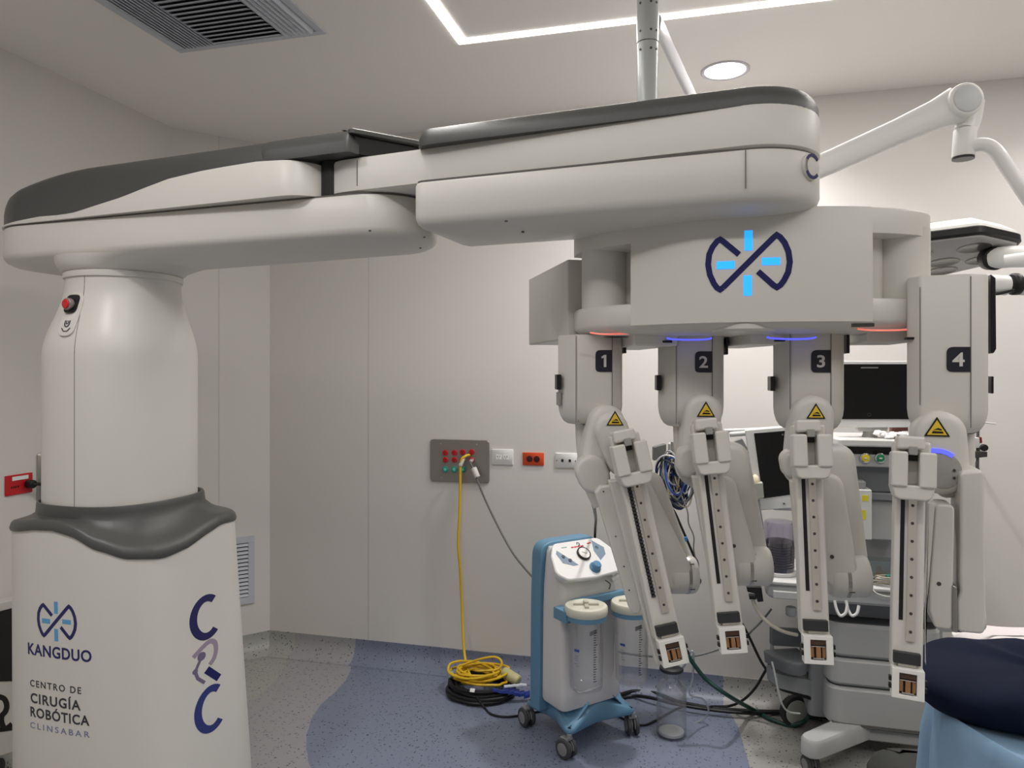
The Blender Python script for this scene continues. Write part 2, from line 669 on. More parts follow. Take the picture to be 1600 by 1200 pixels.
# ---- floor: one sheet of vinyl in wavy bands
F_PALE = speckle('floor_pale_green', (162, 163, 157), (52, 54, 54), 0.42)
F_GREY = speckle('floor_grey', (156, 155, 158), (62, 60, 66), 0.42)
F_BLUE = speckle('floor_blue', (121, 128, 148), (54, 57, 76), 0.5)
F_GREY2 = speckle('floor_light_grey', (160, 159, 156), (60, 60, 62), 0.42)
def bcurve(px_pts, tail):
    w = [G(x, y) for x, y in px_pts]
    pts = [(p.y, p.x) for p in w] + tail
    pts.sort(reverse=True)
    def f(y):
        if y >= pts[0][0]:
            return pts[0][1]
        for a, b in zip(pts, pts[1:]):
            if y >= b[0]:
                t = (a[0] - y) / max(a[0] - b[0], 1e-9)
                t = t * t * (3 - 2 * t) * 0.4 + t * 0.6
                return a[1] + (b[1] - a[1]) * t
        return pts[-1][1]
    return f
b1 = bcurve([(450, 1028), (446, 1040), (436, 1058), (418, 1076), (396, 1092), (378, 1104)], [(2.0, -2.25), (1.2, -2.5), (0.4, -2.2), (-2.6, -2.4)])
b2 = bcurve([(549, 1036), (547, 1050), (538, 1066), (522, 1083), (502, 1100), (488, 1120), (480, 1143), (478, 1165), (481, 1185), (488, 1210)], [(2.1, -0.95), (1.6, -0.9), (0.8, -1.3), (0.2, -1.2), (-2.6, -1.0)])
b3 = bcurve([(1130, 1098), (1135, 1108), (1146, 1122), (1154, 1138), (1160, 1158), (1167, 1182), (1174, 1206)], [(2.0, 0.52), (1.2, 0.2), (0.5, 0.5), (-2.6, 0.4)])
ys = [FY + (BY - FY) * k / 160 for k in range(161)]
mb = MB()
for y0, y1 in zip(ys, ys[1:]):
    r0 = [LX - .1, b1(y0), b2(y0), b3(y0), RX + .1]
    r1 = [LX - .1, b1(y1), b2(y1), b3(y1), RX + .1]
    for i, mt in enumerate([F_PALE, F_GREY, F_BLUE, F_GREY2]):
        mb.add([(r0[i], y0, 0), (r0[i + 1], y0, 0), (r1[i + 1], y1, 0), (r1[i], y1, 0)], [[0, 1, 2, 3]], mt)
mb.add([(LX - .1, FY, -.08), (RX + .1, FY, -.08), (RX + .1, BY, -.08), (LX - .1, BY, -.08)], [[3, 2, 1, 0]], F_GREY)
struct(mb, 'floor', None, smooth=None)

# ---- cove of the vinyl turned up the wall
CV = 0.115
prof = [(0.09 - 0.09 * math.sin(t), 0.09 - 0.09 * math.cos(t)) for t in [k / 6 * PI / 2 for k in range(7)]] + [(0.0, CV)]
prof = [(max(d, 0) + 0.004, z + 0.001) for d, z in prof]
def cove(name, a, b, n, cuts, mats):
    mb = MB()
    a, b, n = Vector(a), Vector(b), Vector(n)
    ts = [0] + cuts + [1]
    for i, mt in enumerate(mats):
        p, r = a.lerp(b, ts[i]), a.lerp(b, ts[i + 1])
        r0 = [Vector((p.x + n.x * d, p.y + n.y * d, z)) for d, z in prof] + [Vector((p.x, p.y, CV + .001)), Vector((p.x, p.y, 0.001))]
        r1 = [Vector((r.x + n.x * d, r.y + n.y * d, z)) for d, z in prof] + [Vector((r.x, r.y, CV + .001)), Vector((r.x, r.y, 0.001))]
        mb.loft([r0, r1], mt)
    return struct(mb, name, None, smooth=40)
xs = [b1(BY), b2(BY), b3(BY)]
cut = [(x - CH1[0]) / (RX - CH1[0]) for x in xs]
cove('baseboard_back', CH1, (RX, BY), (0, -1), cut, [F_PALE, F_GREY, F_BLUE, F_GREY2])
cove('baseboard_chamfer', CH0, CH1, (CN.x, CN.y), [], [F_PALE])
cove('baseboard_left', (LX, FY), CH0, (1, 0), [], [F_PALE])

# ---- joints between wall panels
for i, px in enumerate([576]):
    p = onback(px, 600)
    struct(MB().abox(p.x - .0012, p.x + .0012, BY - .0012, BY + .002, CV, CEIL), 'trim_%d' % (i + 1), SEAMW, smooth=None)
p = oncham(342, 600)
v = Vector((CN.x, CN.y, 0)); w = Vector((_cd.x, _cd.y, 0))
struct(MB().box((p.x, p.y, (CV + CEIL) / 2), w * .0012, v * .0012, Vector((0, 0, (CEIL - CV) / 2))), 'trim_2', SEAMW, smooth=None)

# ================================================================== ceiling fixtures
def lamp(name, loc, sx, sy, watts, spread, col=(1.0, .975, .945), shape='RECTANGLE'):
    l_ = bpy.data.lights.new(name, 'AREA')
    l_.shape = shape
    l_.size = sx
    if shape == 'RECTANGLE': l_.size_y = sy
    l_.energy = watts
    l_.spread = math.radians(spread)
    l_.color = col
    o = bpy.data.objects.new(name, l_)
    o.location = loc
    COL.objects.link(o)

LEDM = M('led_diffuser', (255, 255, 255), 0.6, emit=((255, 251, 246), 5.0))
led_pts = (-0.95, 2.785)
LW = 0.038
x1, y1, x2 = led_pts[0], led_pts[1], 1.75
y2 = 0.55
t = thing('led_ceiling_strip', 'bright white LED light strip recessed in the ceiling as a large rectangle', 'ceiling light', ((x1 + x2) / 2, (y1 + y2) / 2, CEIL))
zz = CEIL - 0.004
for x_0, x_1, y_0, y_1 in [(x1, x2, y1 - LW, y1), (x1, x1 + LW, y2, y1 - LW), (x2 - LW, x2, y2, y1 - LW), (x1, x2, y2 - LW, y2)]:
    MB().abox(x_0, x_1, y_0, y_1, zz, CEIL + .001).build('light_strip', LEDM, t, smooth=None)
    lamp('led_light', ((x_0 + x_1) / 2, (y_0 + y_1) / 2, zz - .002), x_1 - x_0, y_1 - y_0, LED_WATTS * max(x_1 - x_0, y_1 - y_0) / 9.8, 180)

DLM = M('downlight_diffuser', (255, 255, 255), 0.6, emit=((252, 250, 255), 6.0))
dl0 = G(1133, 110, CEIL)
dls = [(dl0.x, dl0.y, 'round white recessed downlight glowing above the boom'), (-1.75, 0.9, None), (1.75, 3.3, None), (2.3, .6, None), (0.3, -0.9, None), (-1.75, -1.2, None)]  # only the first is in view; the others are added for light
dls = [(x, y, l_) for (x, y, _), l_ in zip(dls, [dls[0][2], 'unseen downlight added above the left wall side, ahead of the air vent', 'unseen downlight added near the back wall above the operating table', 'unseen downlight added above the near end of the operating table', 'unseen downlight added over the middle of the near floor', 'unseen downlight added by the near end of the left wall'])]
for i, (x, y, lb) in enumerate(dls):
    t = thing('downlight', lb or 'unseen downlight added elsewhere in the ceiling', 'ceiling light', (x, y, CEIL), group='recessed ceiling downlights')
    MB().lathe((x, y, CEIL), (0, 0, -1), [(0, .085), (0, .104), (.004, .104), (.007, .098), (.004, .088), (0.0, .085)], 48, None, False).build('trim_ring', M('downlight_ring', (200, 198, 205), .4), t)
    MB().cyl((x, y, CEIL + .001), (x, y, CEIL - .003), .087, n=48).build('diffuser', DLM, t)
    lamp('downlight_lamp', (x, y, CEIL - .012), .16, .16, DOWN_WATTS * {0: 1.6, 2: .55}.get(i, 1.05), 130, (1.0, .965, .95), 'DISK')

# square air diffuser in the ceiling
vx0, vx1, vy0, vy1 = -2.083, -1.416, 1.88, 2.56
t = thing('ceiling_air_vent', 'square grey louvred air vent set in the ceiling', 'vent', ((vx0 + vx1) / 2, (vy0 + vy1) / 2, CEIL))
fr = MB()
zt = CEIL - .008
for a in [(vx0, vx1, vy0, vy0 + .03), (vx0, vx1, vy1 - .03, vy1), (vx0, vx0 + .03, vy0 + .03, vy1 - .03), (vx1 - .03, vx1, vy0 + .03, vy1 - .03)]:
    fr.abox(*a, zt, CEIL + .001)
d1, d2 = vx0 + .185, vx1 - .165
for xx in (d1, d2):
    fr.abox(xx - .006, xx + .006, vy0 + .03, vy1 - .03, zt, CEIL)
fr.build('frame', GRILLE, t, bevel=.002)
MB().abox(vx0 + .02, vx1 - .02, vy0 + .02, vy1 - .02, CEIL - .002, CEIL - .0005).build('duct_opening', DUCT, t)
def slat(mb, c, long_, tilt_dir, ang, wd=0.013):
    s_ = Vector(tilt_dir) * math.cos(ang) * wd + Vector((0, 0, math.sin(ang) * wd))
    mb.box(c, Vector(long_), s_, s_.cross(Vector(long_)).normalized() * .0008)
mb = MB()
n = 9
for k in range(n):
    x = vx0 + .04 + (d1 - .014 - vx0 - .04) * k / (n - 1)
    slat(mb, (x, (vy0 + vy1) / 2, CEIL - .009), (0, (vy1 - vy0) / 2 - .032, 0), (1, 0, 0), -.35)
mb.build('louvre_bank', GRILLE, t, smooth=None)
mb = MB()
for k in range(21):
    y = vy0 + .045 + (vy1 - vy0 - .09) * k / 20
    slat(mb, ((d1 + d2) / 2, y, CEIL - .009), ((d2 - d1) / 2 - .008, 0, 0), (0, 1, 0), .35, .016)
mb.build('louvre_bank', GRILLE, t, smooth=None)
mb = MB()
for k in range(6):
    x = d2 + .018 + (vx1 - .042 - d2 - .018) * k / 5
    slat(mb, (x, (vy0 + vy1) / 2, CEIL - .009), (0, (vy1 - vy0) / 2 - .032, 0), (1, 0, 0), .95, .010)
mb.build('louvre_bank', GRILLE, t, smooth=None)

# ================================================================== wall fittings
def wplate(fn, x0, y0, x1, y1, dep, mat, name, parent=None, r=0.004, **tags):
    """plate traced on a wall: fn(px, py, off)"""
    a, b, c, d = fn(x0, y0), fn(x1, y0), fn(x1, y1), fn(x0, y1)
    u = (b - a); u.z = 0
    zt_, zb = (a.z + b.z) / 2, (c.z + d.z) / 2
    w_, h_ = u.length, zt_ - zb
    u.normalize()
    nrm = fn(x0, y0, 0.1) - a
    nd = Vector((u.y, -u.x, 0))
    o = Vector((a.x, a.y, zb))
    f = lambda s_, t_, off: o + u * (s_ * w_) + Vector((0, 0, t_ * h_)) + nd * off
    if dep:
        rr = rrect(w_ / 2, h_ / 2, w_ / 2, h_ / 2, r)
        mb = MB().loft([[o + u * x + Vector((0, 0, y)) + nd * 0.0 for x, y in rr], [o + u * x + Vector((0, 0, y)) + nd * dep * .8 for x, y in rr],
                        [o + u * x + Vector((0, 0, y)) + nd * dep for x, y in inset(ccw(rr), min(.002, dep * .3))]])
        if name:
            mb.build(name, mat, parent, **tags)
    return f, w_, h_, u, nd

# medical gas and power panel
f, w_, h_, u, nd = wplate(onback, 673, 687, 765, 753, .01, STEEL, None)
rt = thing('wall_outlet_panel', 'stainless steel wall panel of red sockets over teal gas ports', 'outlet panel', f(.5, 0, 0))
wplate(onback, 673, 687, 765, 753, .01, M('panel_steel', (150, 145, 140), .38, .6, scale=20), 'plate', rt, r=.02)
def socket(mb, c, r, col, dk):
    mb.rcyl(c + nd * .008, c + nd * .016, r, .003, 24, col)
    e = Vector((0, 0, 1))
    for a, b in ((-.3, .25), (.3, .25), (0, -.35)):
        mb.box(c + nd * .0162 + u * a * r + e * b * r, u * .0014, nd * .0006, e * .004, dk)
PX = [(697, 707), (711, 707), (724, 706), (738, 706), (697, 718), (711, 718), (724, 718), (738, 718)]
DKRED = M('socket_slot', (60, 10, 16), .6)
for x, y in PX:
    c = onback(x, y + 0)
    mb = MB(); socket(mb, c, .016, RED, DKRED); mb.build('red_socket', None, rt)
for x in (697, 711, 724):
    c = onback(x, 733)
    MB().rcyl(c + nd * .008, c + nd * .018, .017, .003, 24, TEAL).rcyl(c + nd * .017, c + nd * .019, .008, .001, 16, M('port_pale', (120, 200, 180), .4)).build('gas_port', None, rt)
for x, y in ((690, 693), (746, 694), (691, 746), (748, 746)):
    c = onback(x, y)
    MB().cyl(c + nd * .009, c + nd * .012, .004, n=12).build('screw', STEEL, rt)

def double_socket(x0, y0, x1, y1, name, label, mat, kind):
    f, w_, h_, u, nd = wplate(onback, x0, y0, x1, y1, .007, mat, None)
    t_ = thing(name, label, 'wall socket', f(.5, 0, 0))
    wplate(onback, x0, y0, x1, y1, .007, mat, 'plate', t_)
    for k, s_ in enumerate((.33, .67)):
        mb = MB()
        c = f(s_, .5, .007)
        if kind == 'round':
            mb.rcyl(c, c + nd * .003, .0165, .001, 24, DKRED)
            for a in (-.006, .006):
                mb.box(c + nd * .0032 + u * a, u * .001, nd * .0004, Vector((0, 0, .005)), BLACK)
        elif kind == 'flat':
            mb.box(c + nd * .0008, u * .014, nd * .001, Vector((0, 0, .012)), mat)
            for a, b, hh in ((-.006, .003, .004), (.006, .003, .004), (0, -.006, .0022)):
                mb.box(c + nd * .002 + u * a + Vector((0, 0, b)), u * .0012, nd * .0004, Vector((0, 0, hh)), DKRED if 'orange' in label else BLACK)
        else:
            mb.box(c + nd * .0005 , u * .006, nd * .0012, Vector((0, 0, .007)), BLACK)
            mb.cyl(c + u * (-.03 if k == 0 else .03), c + u * (-.03 if k == 0 else .03) + nd * .0025, .0028, n=10, mat=BLACK)
        mb.build('socket_face' if kind != 'data' else 'data_jack', None, t_)
    return t_
SOCKW = M('socket_white', (240, 240, 238), .4)
double_socket(769, 702, 802, 726, 'wall_socket', 'white double wall socket beside the steel outlet panel', SOCKW, 'flat')
double_socket(817, 707, 850, 727, 'wall_socket', 'orange double wall socket between two white plates', ORANGE, 'round')
double_socket(868, 708, 902, 731, 'data_socket', 'white data socket plate partly behind the robot arm marked 1', SOCKW, 'data')

# left wall: red socket with a black plug, steel plate
f, w_, h_, u, nd = wplate(onleft, 7, 741, 49, 772, .008, RED, None)
rt = thing('wall_socket', 'red wall socket with white strip on the left wall holding a black plug', 'wall socket', f(.5, 0, 0))
wplate(onleft, 7, 741, 49, 772, .008, RED, 'plate', rt)
MB().box(f(.52, .82, .009), u * w_ * .3, nd * .001, Vector((0, 0, .008))).build('label_strip', SOCKW, rt)
mb = MB()
for a in (.2, .28, .36, .44):
    mb.box(f(a, .4, .009), u * .002, nd * .001, Vector((0, 0, .004)))
mb.build('slots', BLACK, rt)
c = f(.8, .45, .008)
pl = thing('power_plug', 'black plug and cord in the red socket on the left wall', 'plug', c)
MB().rcyl(c, c + nd * .035, .018, .006, 20).build('plug_body', CABLE, pl)
MB().tube([c + nd * .03, c + nd * .05 + u * .03 + Vector((0, 0, -.005)), c + nd * .05 + u * .10 + Vector((0, 0, -.04)), c + nd * .05 + u * .16 + Vector((0, 0, -.13)), c + nd * .05 + u * .19 + Vector((0, 0, -.26))], .007).build('cord', CABLE, pl)
wplate(onleft, 57, 706, 92, 792, .006, STEEL, 'wall_plate', None, .015, label='tall rounded steel wall plate behind the robot column', category='wall plate')

# return air grille on the chamfered wall
f, w_, h_, u, nd = wplate(oncham, 352, 838, 397, 945, .012, GRILLE, None)
rt = thing('air_grille', 'white louvred return air grille low on the wall beside the robot base', 'vent', f(.5, 0, 0))
fr = MB()
bw, bh = .035, .04
for a0, a1, c0, c1 in ((0, w_, 0, bh), (0, w_, h_ - bh, h_), (0, bw, bh, h_ - bh), (w_ - bw, w_, bh, h_ - bh)):
    fr.box(f(0, 0, 0) + u * (a0 + a1) / 2 + Vector((0, 0, (c0 + c1) / 2)) + nd * .006, u * (a1 - a0) / 2, nd * .006, Vector((0, 0, (c1 - c0) / 2)))
fr.build('frame', GRILLE, rt, bevel=.002)
MB().box(f(.5, .5, .002), u * (w_ / 2 - .02), nd * .001, Vector((0, 0, h_ / 2 - .02))).build('duct_opening', M('duct_grey', (46, 48, 60), .8), rt)
mb = MB()
for k in range(14):
    zc = bh + (h_ - 2 * bh) * (k + .5) / 14
    s_ = (Vector((0, 0, .0072)) - nd * .005)
    mb.box(f(0, 0, .008) + u * w_ / 2 + Vector((0, 0, zc)), u * (w_ / 2 - bw), s_, s_.cross(u).normalized() * .0008)
mb.build('louvres', GRILLE, rt, smooth=None)

# ================================================================== ceiling pendant and surgical lamp
LAMPW = M('lamp_white', (240, 240, 236), .3, var=.01)
pc = cw(0.186 * 1.0 * 2.45 / 1.0 * .995 if False else (1012 - 800) / FPX * 2.38, 2.38, CEIL)
pend = thing('ceiling_pendant', 'pale grey ceiling pole carrying the surgical lamp arms above the boom', 'ceiling pendant', pc)
PG = M('pendant_grey', (186, 190, 190), .3, .1)
MB().cyl(pc, pc - Vector((0, 0, .012)), .21, n=64).build('ceiling_plate', CEILM, pend, bevel=.003)
MB().cyl(pc - Vector((0, 0, .0)), pc - Vector((0, 0, .25)), .036).build('upper_tube', PG, pend)
MB().cyl(pc - Vector((0, 0, .253)), pc - Vector((0, 0, .62)), .035).build('lower_tube', PG, pend)
for dz_ in (.13, .22, .28):
    for a in (-2.2, -1.2, -.6):
        q_ = pc + Vector((math.cos(a) * .033, math.sin(a) * .033, -dz_))
        MB().cyl(q_, q_ + Vector((math.cos(a), math.sin(a), 0)) * .004, .004, n=12).build('bolt', DSTEEL, pend)
hub = pc - Vector((0, 0, .58))
MB().rcyl(hub + Vector((0, 0, .04)), hub - Vector((0, 0, .06)), .055, .008).build('hub', LAMPW, pend)
# spring arm to the elbow at the upper right
lp = Plane(.6, 2.25, 5)
A0, A1, A2 = lp.at(1100, 335, .03), lp.at(1300, 252, .0), lp.at(1500, 162, -.02)
mbx = MB()
up = Vector((0, 0, 1))
def flat_arm(st, n=28, mat=None, mb=None, e=2.6):
    """st: (point, half height, half thickness) lofted along a vertical-plane arm"""
    mb = mb or MB()
    rings = []
    for i, (p, hh, ht) in enumerate(st):
        a, b = st[max(i - 1, 0)][0], st[min(i + 1, len(st) - 1)][0]
        T = (b - a).normalized()
        side = T.cross(up).normalized()
        v_ = side.cross(T).normalized()
        rings.append([p + v_ * (hh * y) + side * (ht * x) for x, y in superell(0, 0, 1, 1, e, n)])
    mb.loft(rings, mat)
    return mb
hp = pc - Vector((0, 0, .60))
flat_arm([(hp, .03, .03), (A0, .034, .03), (A1, .036, .03), (A1.lerp(A2, .5), .038, .03), (A1.lerp(A2, .8), .044, .031), (A1.lerp(A2, .97), .055, .032)]).build('spring_arm', LAMPW, pend)
jn = lp.n
MB().rcyl(A2 - jn * .042, A2 + jn * .045, .049, .008, 40).build('elbow_joint', LAMPW, pend)
MB().rcyl(A2 - jn * .046, A2 - jn * .03, .040, .004, 40).build('elbow_cap', M('lamp_cap_grey', (208, 210, 212), .35), pend)
E1, E2, E3 = lp.at(1512, 175, .0), lp.at(1508, 205, 0), lp.at(1505, 246, 0)
MB().tube([lp.at(1516, 160, .01), lp.at(1514, 185, .01), E2], lambda t: .038 - .008 * t, 20).build('drop_link', LAMPW, pend)
MB().rcyl(E2 + up * .006, E3, .031, .004, 28).build('swivel', LAMPW, pend)
MB().cyl(E3 + up * .001, E3 - up * .006, .030, n=28).build('swivel_cap', BLACK, pend)
MB().tube([lp.at(1505, 238, 0), lp.at(1528, 226, -.02), lp.at(1552, 232, -.03), lp.at(1578, 268, -.04), lp.at(1608, 312, -.05), lp.at(1660, 385, -.02), lp.at(1640, 400, .1), lp.at(1600, 404, .14), lp.at(1570, 408, .17)], .020, 16).build('lamp_tube', LAMPW, pend)
# thin second arm behind the pole
s0, s1 = pc + Vector((.03, .02, -.18)), P(1085, 160, 2.75)
flat_arm([(s0, .035, .012), (s0.lerp(s1, .5), .035, .012), (s1, .03, .012)]).build('thin_arm', M('thin_arm_white', (222, 222, 226), .25), pend)

# surgical lamp head seen from below, behind arm 4
lh = thing('surgical_lamp', 'white surgical lamp head with black rim and round lenses behind robot arm 4', 'surgical light', P(1500, 400, 2.6))
def lampfn(x, y, z):
    return LH0 + LHe * x + LHn * y + LHz * z
LHe = cw(math.cos(.10), -math.sin(.10), 0); LHn0 = cw(math.sin(.10), math.cos(.10), 0)
tl = math.radians(10)
LHn = (LHn0 * math.cos(tl) + up * -math.sin(tl) * -1 * -1).normalized()
LHz = LHe.cross(LHn).normalized()
LH0 = P(1478, 404, 2.6)
oc = [tuple(p) for p in rpoly([(-.25, -.16), (.0, -.25), (.17, -.16), (.215, .03), (.10, .17), (-.14, .2), (-.26, .06)], .05, 6)]
oc = ccw(oc)
def lev(ls, mat):
    m_ = MB()
    m_.loft([[lampfn(p[0], p[1], z) for p in inset(oc, d)] for d, z in ls])
    return m_
lev([(.012, 0), (0, .006), (0, .026), (.01, .034)], None).build('rim', BLACK, lh)
lev([(.006, .030), (.008, .04), (.05, .075), (.10, .088)], None).build('shell', LAMPW, lh)
lev([(.012, .004), (.015, -.006), (.022, -.008)], None).build('lens_panel', M('lens_panel_grey', (168, 166, 166), .35), lh)
for x, y in ((-.13, -.07), (.03, -.13), (.12, .0), (0, .02), (-.12, .09), (.04, .12)):
    c = lampfn(x, y, -.007)
    MB().lathe(c, -LHz, [(-.001, .001), (-.001, .05), (.002, .052), (.003, .047), (.0012, .042), (.001, .001)], 28).build('lens', M('lens_grey', (105, 102, 100), .2), lh)
MB().tube([P(1552, 404, 2.46), P(1580, 401, 2.42), P(1640, 400, 2.4)], .036, 20, sub=2).build('handle_joint', LAMPW, lh)
MB().rcyl(P(1545, 404, 2.5), P(1556, 404, 2.44), .039, .008).build('joint_collar', BLACK, lh)
ar = thing('lamp_arm', 'white tubular arm with a black collar beside robot arm 4', 'lamp arm', P(1575, 445, 2.2))
MB().tube([P(1540, 444, 2.2), P(1572, 446, 2.2)], .030, 20, sub=1).build('tube', LAMPW, ar)
MB().rcyl(P(1580, 444, 2.2), P(1592, 444, 2.2), .033, .006).build('collar', BLACK, ar)
MB().tube([P(1592, 446, 2.2), P(1680, 450, 2.2)], .029, 20, sub=1).build('tube', LAMPW, ar)
MB().tube([P(1535, 460, 2.19), P(1560, 459, 2.18), P(1585, 453, 2.17)], .004, 8).build('strap', BLACK, ar)

# ================================================================== the surgical robot
U20 = math.radians(20.2)
BF = Plane(-1.204, 2.25, 20.2)          # front plane of the upper boom link
C0 = (-1.34, 2.52)                      # column axis
cL, RL = (-1.58, 2.63), .21
J = (-.388, 2.17)
R2 = (.573, 1.767)
bot = thing('surgical_robot', 'large white multi-arm surgical robot with dark grey covers and blue lit emblem', 'surgical robot', cw(C0[0], C0[1], 0))

# --- base
def base_outline(z, n=96):
    t = max(0, min(1, (1.1 - z) / 1.1))
    return superell(C0[0] + .020 + .039 * t, C0[1] - .0, .302 + .04 * t, .30 + .015 * t, 3.0, n, -YAW - .03)
def dipf(x, y):
    """height of the cover's lower edge round the base"""
    a = math.degrees(math.atan2(y - C0[1], x - C0[0])) % 360   # 270 faces the viewer, 0 the arms
    tab = [(0, 1.085), (30, 1.07), (90, 1.07), (180, 1.085), (200, 1.092), (225, 1.108), (245, 1.122), (260, 1.124), (272, 1.108), (286, 1.070), (300, 1.040), (316, 1.028), (330, 1.040), (345, 1.065), (360, 1.085)]
    for (p, u_), (q, w_) in zip(tab, tab[1:]):
        if a <= q:
            f = (a - p) / (q - p)
            f = f * f * (3 - 2 * f) * .5 + f * .5
            return u_ + (w_ - u_) * f
    return 1.1
mb = MB()
rings = []
for z in (.10, .12, .35, .6, .85):
    rings.append([cw(x, y, z) for x, y in base_outline(z)])
rings.append([cw(x, y, dipf(x, y) + .002) for x, y in base_outline(1.07)])
rings.append([cw(x, y, dipf(x, y) + .02) for x, y in inset(ccw(base_outline(1.07)), .03)])
mb.loft(rings)
base = mb.build('base', WHITE, bot)

# --- dark saddle cover between the base and the column
def col_outline(z, n=96):
    """column section: neck above 1.85, body below 1.72"""
    t = max(0, min(1, (1.90 - z) / .24))
    t = t * t * (3 - 2 * t)
    a = .178 + .034 * t
    e = 2.0 + .6 * t
    return superell(C0[0] + .003, C0[1] - .0 - .012 * t, a, a + .012 * t, e, n, -.35)
rings = []
bo, co = base_outline(1.07), col_outline(1.2)
def cang(p):
    return math.atan2(p[1] - C0[1], p[0] - C0[0])
# resample the column outline at the base outline's angles
def at_angle(outl, ang):
    best = min(range(len(outl)), key=lambda i: abs((cang(outl[i]) - ang + PI) % (2 * PI) - PI))
    return outl[best]
dense = col_outline(1.2, 720)
inner = [at_angle(dense, cang(p)) for p in bo]
def ring(f, zf, grow=0.0):
    r = []
    for p, q in zip(bo, inner):
        d = math.hypot(p[0] - q[0], p[1] - q[1])
        nx, ny = (p[0] - q[0]) / d, (p[1] - q[1]) / d
        x, y = q[0] + (p[0] - q[0]) * f + nx * grow, q[1] + (p[1] - q[1]) * f + ny * grow
        r.append(cw(x, y, zf(p, q)))
    return r
ztop = lambda p, q: 1.198
def mix(t):
    def f(p, q):
        lo = dipf(*p) + .03
        return lo + (1.150 - lo) * t
    return f
rings = [ring(1, lambda p, q: dipf(*p) - .002, -.01), ring(1, lambda p, q: dipf(*p) - .002, .004), ring(1, lambda p, q: dipf(*p) + .008, .007), ring(1, lambda p, q: dipf(*p) + .024, .002)]
for f, t in ((.94, .06), (.82, .16), (.66, .28), (.50, .44), (.38, .62), (.28, .84), (.21, 1.0)):
    rings.append(ring(f, mix(t)))
rings.append(ring(.19, lambda p, q: 1.168, 0))
rings.append(ring(.18, lambda p, q: 1.180, 0))
rings.append(ring(.15, lambda p, q: 1.187, 0))
rings.append(ring(.09, lambda p, q: 1.187, 0))
rings.append(ring(.06, lambda p, q: 1.180, 0))
rings.append(ring(.05, lambda p, q: 1.155, 0))
MB().loft(rings).build('base_cover', DGREY, bot, smooth=60)

# --- foot plate and stabiliser pods
MB().loft([[cw(x, y, z) for x, y in inset(ccw(base_outline(0)), d)] for d, z in ((.03, .03), (.03, .105))]).build('base_skirt', BLACK, bot)
def pod(ang, ln, name='stabiliser_foot'):
    dx, dy = math.cos(ang), math.sin(ang)
    o = circles([(C0[0] + dx * .22, C0[1] + dy * .22, .17), (C0[0] + dx * ln, C0[1] + dy * ln, .10)])
    o = resample(ccw(o), 64)
    zf = lambda b, c: (lambda x, y: b + c * max(0, 1 - math.hypot(x - C0[0], y - C0[1]) / (ln + .1)))
    return stack(o, [(.01, .03), (0, .05), (0, .09), (.015, zf(.11, .06)), (.04, zf(.125, .12)), (.08, zf(.13, .2))]).build(name, DGREY, bot)
pod(-.02, .56)
pod(-2.3, .40)
for x, y in ((.5, 0), (-.25, -.28), (-.25, .28), (.2, .28), (.2, -.25)):
    c = cw(C0[0] + x, C0[1] + y, 0)
    MB().rcyl(c + cw(.02, 0, .037), c + cw(-.02, 0, .037), .036, .006, 24).build('caster', RUBBER, bot)

# --- column
zs = [1.145, 1.3, 1.5, 1.64] + [1.66 + .02 * k for k in range(14)] + [1.955]
mb = MB().loft([[cw(x, y, z) for x, y in col_outline(z)] for z in zs])
column = mb.build('column', WHITE, bot)
MB().loft([[cw(x, y, z) for x, y in inset(ccw(col_outline(1.95)), d)] for d, z in ((-.005, 1.918), (-.006, 1.922), (-.006, 1.936), (-.002, 1.94))]).build('column_collar', WHITE, bot)
MB().loft([[cw(x, y, z) for x, y in inset(ccw(col_outline(1.95)), .001)] for z in (1.938, 1.946)]).build('column_joint', SEAM, bot)

class Skin:
    """a standing surface given by outline(z); b(a, z) walks along it from the point seen at px"""
    def __init__(s, fn, px, z, n=360):
        s.fn, s.px, s.z0, s.n = fn, px, z, n
        s.cache = {}
        o = ccw(fn(z, n))
        c = (sum(p[0] for p in o) / n, sum(p[1] for p in o) / n)
        best = None
        for i, p in enumerate(o):
            a, b = o[i - 1], o[(i + 1) % n]
            nx, ny = b[1] - a[1], -(b[0] - a[0])
            if nx * p[0] + ny * p[1] < 0:      # faces the camera at the origin
                d = abs(800 + FPX * p[0] / p[1] - px)
                if best is None or d < best[0]:
                    best = (d, i)
        s.i0 = best[1]
    def __call__(s, a, z, off=0.0):
        kz = round(z, 3)
        if kz not in s.cache:
            o = ccw(s.fn(kz, s.n))
            s.cache[kz] = o
        o = s.cache[kz]
        i = s.i0
        n = len(o)
        rem = a
        step = 1 if rem > 0 else -1
        rem = abs(rem)
        while True:
            p, q = o[i % n], o[(i + step) % n]
            L = math.hypot(q[0] - p[0], q[1] - p[1])
            if L >= rem and L > 0:
                f = rem / L
                x, y = p[0] + (q[0] - p[0]) * f, p[1] + (q[1] - p[1]) * f
                tx, ty = (q[0] - p[0]) / L * step, (q[1] - p[1]) / L * step
                break
            rem -= L
            i += step
        nx, ny = ty, -tx
        return cw(x + nx * off, y + ny * off, z)
def zof(px, py, Z):
    return EYE + (585 - py) * Z / FPX
def skinZ(sk, a=0.0, z=1.0):
    return proj(sk(a, z))[2]

